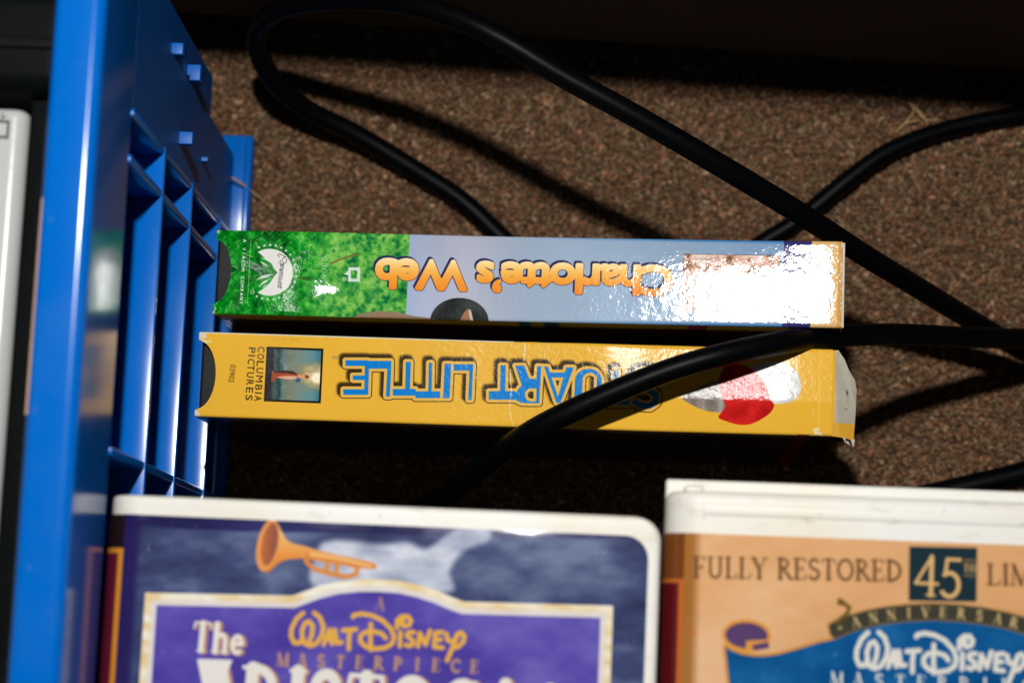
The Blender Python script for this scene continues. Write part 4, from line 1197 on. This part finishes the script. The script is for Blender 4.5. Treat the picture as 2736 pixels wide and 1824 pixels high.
def pan_print(F, xl, ytop, s0, smax, H):
    cv = Canvas(s0, smax, 0, H, 7)
    def q(px, py):
        x, y = F.loc(px, py)
        return x - (xl + AR), ytop - y
    def c7(cx, cy): return q(1700 + cx / 2.27, 1240 + cy / 2.27)
    X = np.broadcast_to(cv.X[None], (cv.h, cv.w)); Y = np.broadcast_to(cv.Y[:, None], (cv.h, cv.w))
    n1, n2 = cv.noise(18, 4, 1.6, .8), cv.noise(3, 3, 2, .8)
    cv.a[:] = ramp(n1 * .8 + n2 * .2, [(.2, (214, 158, 104)), (.5, (225, 171, 120)), (.8, (234, 190, 146))])
    low = np.clip((Y - c7(300, 760)[1]) / 14, 0, 1) * np.clip((40 - X) / 40, 0, 1)
    cv.paint(low * .5, (236, 200, 164))
    # spine side: brown shading painted on the curve, then burgundy panel with an orange line
    cv.paint(np.clip((.6 - X) / 2.2, 0, 1) * .8, (150, 92, 34))
    ys = c7(180, 690)[1]
    sp = np.clip((-3.6 - X) / .2, 0, 1)
    cv.paint(sp * (Y < ys), (120, 66, 26))
    cv.paint(sp * (Y >= ys), (196, 104, 44))
    cv.paint(np.clip((-5.0 - X) / .2, 0, 1) * (Y >= ys + 1), (92, 14, 24))
    INK = (112, 78, 46)
    a, b = c7(345, 622), c7(1615, 645)
    an = math.degrees(math.atan2(b[1] - a[1], b[0] - a[0]))
    cv.paint(cv.al(cv.serif('FULLY RESTORED', ((a[0] + b[0]) / 2, (a[1] + b[1]) / 2), an, h=5.4, w=math.hypot(b[0] - a[0], b[1] - a[1]), gap=.04), .02), INK)
    a = c7(2122, 655)
    cv.paint(cv.al(cv.serif('LIMITED', (a[0] + 13.3, a[1] + .2), an, h=5.4, w=26.5, gap=.04), .02), INK)
    cv.paint(cv.al(cv.poly([c7(*p) for p in ((1655, 497), (2065, 505), (2060, 832), (1650, 826))])), (30, 50, 58))
    G = (222, 178, 116)
    cv.paint(cv.al(cv.serif('45', c7(1828, 682), 1, h=9.9, w=12.2, gap=.02, bold=.95)), G)
    cv.paint(cv.al(cv.serif('TH', c7(2020, 628), 1, h=2.0, w=3.2, bold=1.5)), (196, 158, 104))
    for yy in (580, 672):
        cv.paint(cv.al(cv.strokes([[c7(1985, yy), c7(2055, yy + 3)]], .3)), (170, 132, 82))
    # arched banner
    top = [(1168, 972), (1230, 940), (1300, 915), (1400, 888), (1500, 869), (1650, 853), (1800, 848), (1950, 854), (2100, 872), (2250, 902), (2400, 944), (2520, 985)]
    bot = [(2490, 1075), (2380, 1030), (2250, 992), (2100, 962), (1950, 945), (1800, 938), (1650, 944), (1500, 962), (1400, 982), (1300, 1010), (1205, 1052), (1180, 1030)]
    # blue scroll below
    fld = [(540, 1105), (575, 1128), (640, 1152), (710, 1163), (780, 1163), (860, 1152), (950, 1128), (1100, 1082), (1210, 1058)] + bot[::-1][2:] 
    fb = [c7(*p) for p in [(540, 1105), (575, 1128), (640, 1152), (710, 1163), (780, 1163), (860, 1152), (950, 1128), (1100, 1082), (1210, 1058), (1300, 1012), (1500, 964), (1800, 940), (2100, 964), (2380, 1032), (2700, 1140), (2700, 2600), (640, 2600), (565, 1330)]]
    d = cv.poly(fb, margin=3)
    cv.paint(cv.al(d, .75), (214, 146, 66))
    cv.paint(cv.al(d, .0), ramp(cv.noise(12, 4), [(.2, (6, 70, 124)), (.55, (14, 86, 146)), (.85, (36, 106, 166))]))
    curl = cv.poly([c7(668 + 128 * math.cos(x) + 8 * math.sin(x), 1036 + 78 * math.sin(x)) for x in np.linspace(0, 2 * math.pi, 36, endpoint=False)])
    notch = cv.poly([c7(*p) for p in ((664, 1068), (820, 1060), (820, 1180), (664, 1180))])
    cd = np.maximum(curl, -notch)
    cv.paint(cv.al(curl, .9), (222, 150, 66))
    cv.paint(cv.al(cd), (88, 64, 108))
    cv.paint(cv.al(cv.poly([c7(*p) for p in ((700, 1094), (800, 1074), (806, 1112), (712, 1128))])), (88, 64, 108))
    d = cv.poly([c7(*p) for p in top + bot], margin=2)
    cv.paint(cv.al(d, .35), (132, 102, 56))
    cv.paint(cv.al(d), (64, 62, 52))
    pts = np.array([c7(*p) for p in top]); pb = np.array([c7(*p) for p in bot[:-1]][::-1])
    word = 'ANNIVERSARY'
    tx = [1330, 1437, 1545, 1650, 1755, 1860, 1970, 2080, 2190, 2290, 2395]
    for ch, x in zip(word, tx):
        yt = np.interp(x, [p[0] for p in top], [p[1] for p in top]); yb = np.interp(x, sorted(p[0] for p in bot), [p[1] for p in sorted(bot)])
        y2 = np.interp(x + 20, [p[0] for p in top], [p[1] for p in top])
        cv.paint(cv.al(cv.serif(ch, c7(x, (yt + yb) / 2), math.degrees(math.atan2(y2 - yt, 20)), h=2.5, bold=1.4)), (206, 178, 122))
    s0_ = c7(1235, 990)
    cv.paint(cv.al(cv.strokes([[(s0_[0] - .5, s0_[1]), (s0_[0] + .5, s0_[1])], [(s0_[0], s0_[1] - .4), (s0_[0], s0_[1] + .4)]], .3)), (206, 178, 122))
    orn = cv.strokes([[c7(*p) for p in ((1215, 955), (1250, 925), (1280, 900), (1290, 865), (1262, 845), (1228, 840), (1232, 822), (1252, 832))]], 1.0)
    cv.paint(cv.al(orn, 0, .4), (110, 84, 36))
    # signature and word below
    def sg(x, y): return q(2286 + (x - 1015) * .38, 1690 + (y + 5) * .432)
    cv.paint(cv.al(cv.strokes([[sg(*p) for p in ln] for ln in SIG], 1.25)), (226, 222, 212))
    for i, ch in enumerate('MASTERPIECE'):
        cv.paint(cv.al(cv.serif(ch, c7(1215 + 128 * i, 1300 + 5 * i), 2, h=3.4, bold=1.3)), (222, 218, 208))
    cv.paint(cv.al(cv.strokes([[c7(345, 1015), c7(352, 1019)]], .8), 0, .5), (206, 104, 80))
    cv.paint(np.clip((cv.noise(.9, 2) - .84) * 10, 0, 1) * .2, (240, 236, 226))
    return cv

def build_pan():
    tl, bl = P(1763, 1306, AT), P(1776, 1824, AT)
    ang = math.radians(-2.0)
    ux = Vector((math.cos(ang), math.sin(ang))); uy = Vector((-ux.y, ux.x))
    c = Vector((tl.x + 2.0, tl.y)) + ux * (AW / 2) - uy * (AH / 2)
    t = thing('clamshell_case', 'white clamshell tape case with tan and blue cover marked 45', 'tape case', (c.x, c.y, AT - TH), (0, 0, ang), 'clamshell cases lying in the foreground')
    F = Frame(c, ang, AT)
    loft_box('front_shell', -AW / 2, AW / 2, -AH / 2, AH / 2, 12.5, TH, (AR, 1.6, .6, 1), 2.2, M_WHITE, t, plan_r=6.5, n=10)
    loft_box('rear_shell', -AW / 2 + .2, AW / 2, -AH / 2 - 2.4, AH / 2 + 3.9, 0, 12.2, (1, .8, 1.6, AR), .9, M_WHITE, t, plan_r=5, n=8)
    # moulded step of the front shell along its top edge
    rbox('moulded_step', -AW / 2 + 9, AW / 2 - 7, AH / 2 - 6.2, AH / 2 - 3.4, TH - .2, TH + .35, .3, M_WHITE, t)
    rbox('hinge_bump', -AW / 2 + 4.6, -AW / 2 + 9.5, AH / 2 - .6, AH / 2 + 1.8, 12.3, 22.5, 1.0, M_WHITE, t)
    y1 = F.loc(2200, 1436)[1]; y0 = -AH / 2 + 3
    x1 = AW / 2 - 4.5
    s0, smax = -math.pi / 2 * AR, x1 + AW / 2 - AR
    cv = pan_print(F, -AW / 2, y1, s0, smax, y1 - y0)
    m = print_mat('cover_print_tan', cv.image('print_tan', .95), .12, .45, [(40, .0003, 2), (600, .00001, 3)])
    def dome(u, y):
        return .15 * math.exp(-(y1 - y) / 4.0) + .05
    clam_sheet('cover_sheet', F, TH, TH, -AW / 2, x1, y0, y1, AR, .5, 6.0, dome, m, t)
    return t

ta = build_aristo()
tp = build_pan()

# plain black cases that carry the two printed ones
def build_stack():
    g = 'plain black cases stacked under the printed ones'
    lab = 'plain black tape case in the stack under the printed cases'
    src = None
    for base in (ta, tp):
        for k in range(6):
            z = base.location.z / MM - TH * (k + 1) - .08
            if src is None:
                src = thing('clamshell_case', lab, 'tape case', (0, 0, 0), (0, 0, 0), g)
                loft_box('case_body', -AW / 2, AW / 2, -AH / 2, AH / 2, .05, TH, (AR, 1.6, 1.6, AR), 1.3, M_BLACKP, src, plan_r=6.5, n=6)
                o = src
            else:
                o = src.copy(); COL.objects.link(o)
                for ch in src.children:
                    c = ch.copy(); COL.objects.link(c); c.parent = o
            o.location = (base.location.x + (.0012 if base is ta else .001), base.location.y - .003 - .0007 * k, max(z, 0.4) * MM)
            o.rotation_euler = base.rotation_euler
build_stack()

# ------------------------------------------------------------------ black cords
def cord(pts, r, label):
    me = tube_mesh('power_cord', [P(*p) for p in pts], r, 14, 16)
    tag(link('power_cord', me, M_CORD), label, 'cord', 'black cords on the carpet')
cord([(1436, 745, 4.5), (1392, 686, 4.5), (1320, 615, 5), (1230, 533, 6), (1100, 448, 9), (950, 358, 14), (830, 298, 21), (745, 232, 32), (694, 150, 46), (690, 80, 62), (746, 28, 82), (870, 2, 103), (1060, 6, 122), (1220, 50, 130), (1350, 112, 132),
      (1500, 202, 130), (1700, 312, 126), (1900, 428, 119), (2140, 572, 105), (2300, 676, 89), (2480, 785, 64), (2640, 882, 40), (2800, 975, 22)], 3.4,
     'long black cord looping at the far left and crossing behind the blue spine')
cord([(2900, 905, 22), (2736, 905, 42), (2560, 900, 62), (2400, 893, 82), (2250, 897, 103), (2100, 913, 121), (1950, 943, 128), (1800, 985, 128.5), (1650, 1043, 127), (1500, 1110, 124), (1400, 1165, 118), (1300, 1236, 104), (1200, 1318, 86), (1115, 1365, 62), (1010, 1395, 32), (900, 1405, 9), (790, 1400, 4.5)], 3.4,
     'black cord lying across the yellow sleeve')
cord([(2860, 285, 4), (2736, 306, 4.5), (2600, 330, 5), (2480, 362, 6), (2370, 408, 7), (2270, 478, 7), (2180, 552, 6), (2110, 604, 5), (2030, 655, 4), (1960, 720, 3.6)], 3.2,
     'thinner black cord curving over the open carpet at the right')
cord([(2880, 1215, 5), (2736, 1262, 5), (2600, 1295, 5), (2450, 1330, 4.5), (2300, 1372, 4.5), (2150, 1430, 4.2)], 3.9,
     'black cord half hidden behind the tan and blue case')

# ------------------------------------------------------------------ bits of straw and lint
me = tube_mesh('dry_straw', [P(620, 474, 13), P(655, 497, 10), (P(690, 525, 6)), P(735, 565, 3.4)], .45, 8, 8, taper=True)
tag(link('dry_straw', me, M_STRAW), 'thin tan straw sticking out by the foot of the blue crate', 'straw')
lint = thing('lint_tuft', 'small tuft of pale yellow lint above the thin cord at the right', 'lint', P(2450, 305, 2))
lc = P(2450, 305, 2)
for a, b, c in (((2405, 345, 2.5), (2440, 300, 4), (2432, 278, 4)), ((2430, 275, 3), (2458, 300, 4), (2478, 330, 3)), ((2395, 352, 2), (2420, 330, 3.5), (2455, 322, 3)), ((2445, 292, 4), (2470, 318, 4), (2500, 322, 2.5))):
    o = link('fiber', tube_mesh('fiber', [P(*a) - lc, P(*b) - lc, P(*c) - lc], .32, 8, 6), M_STRAW, lint)
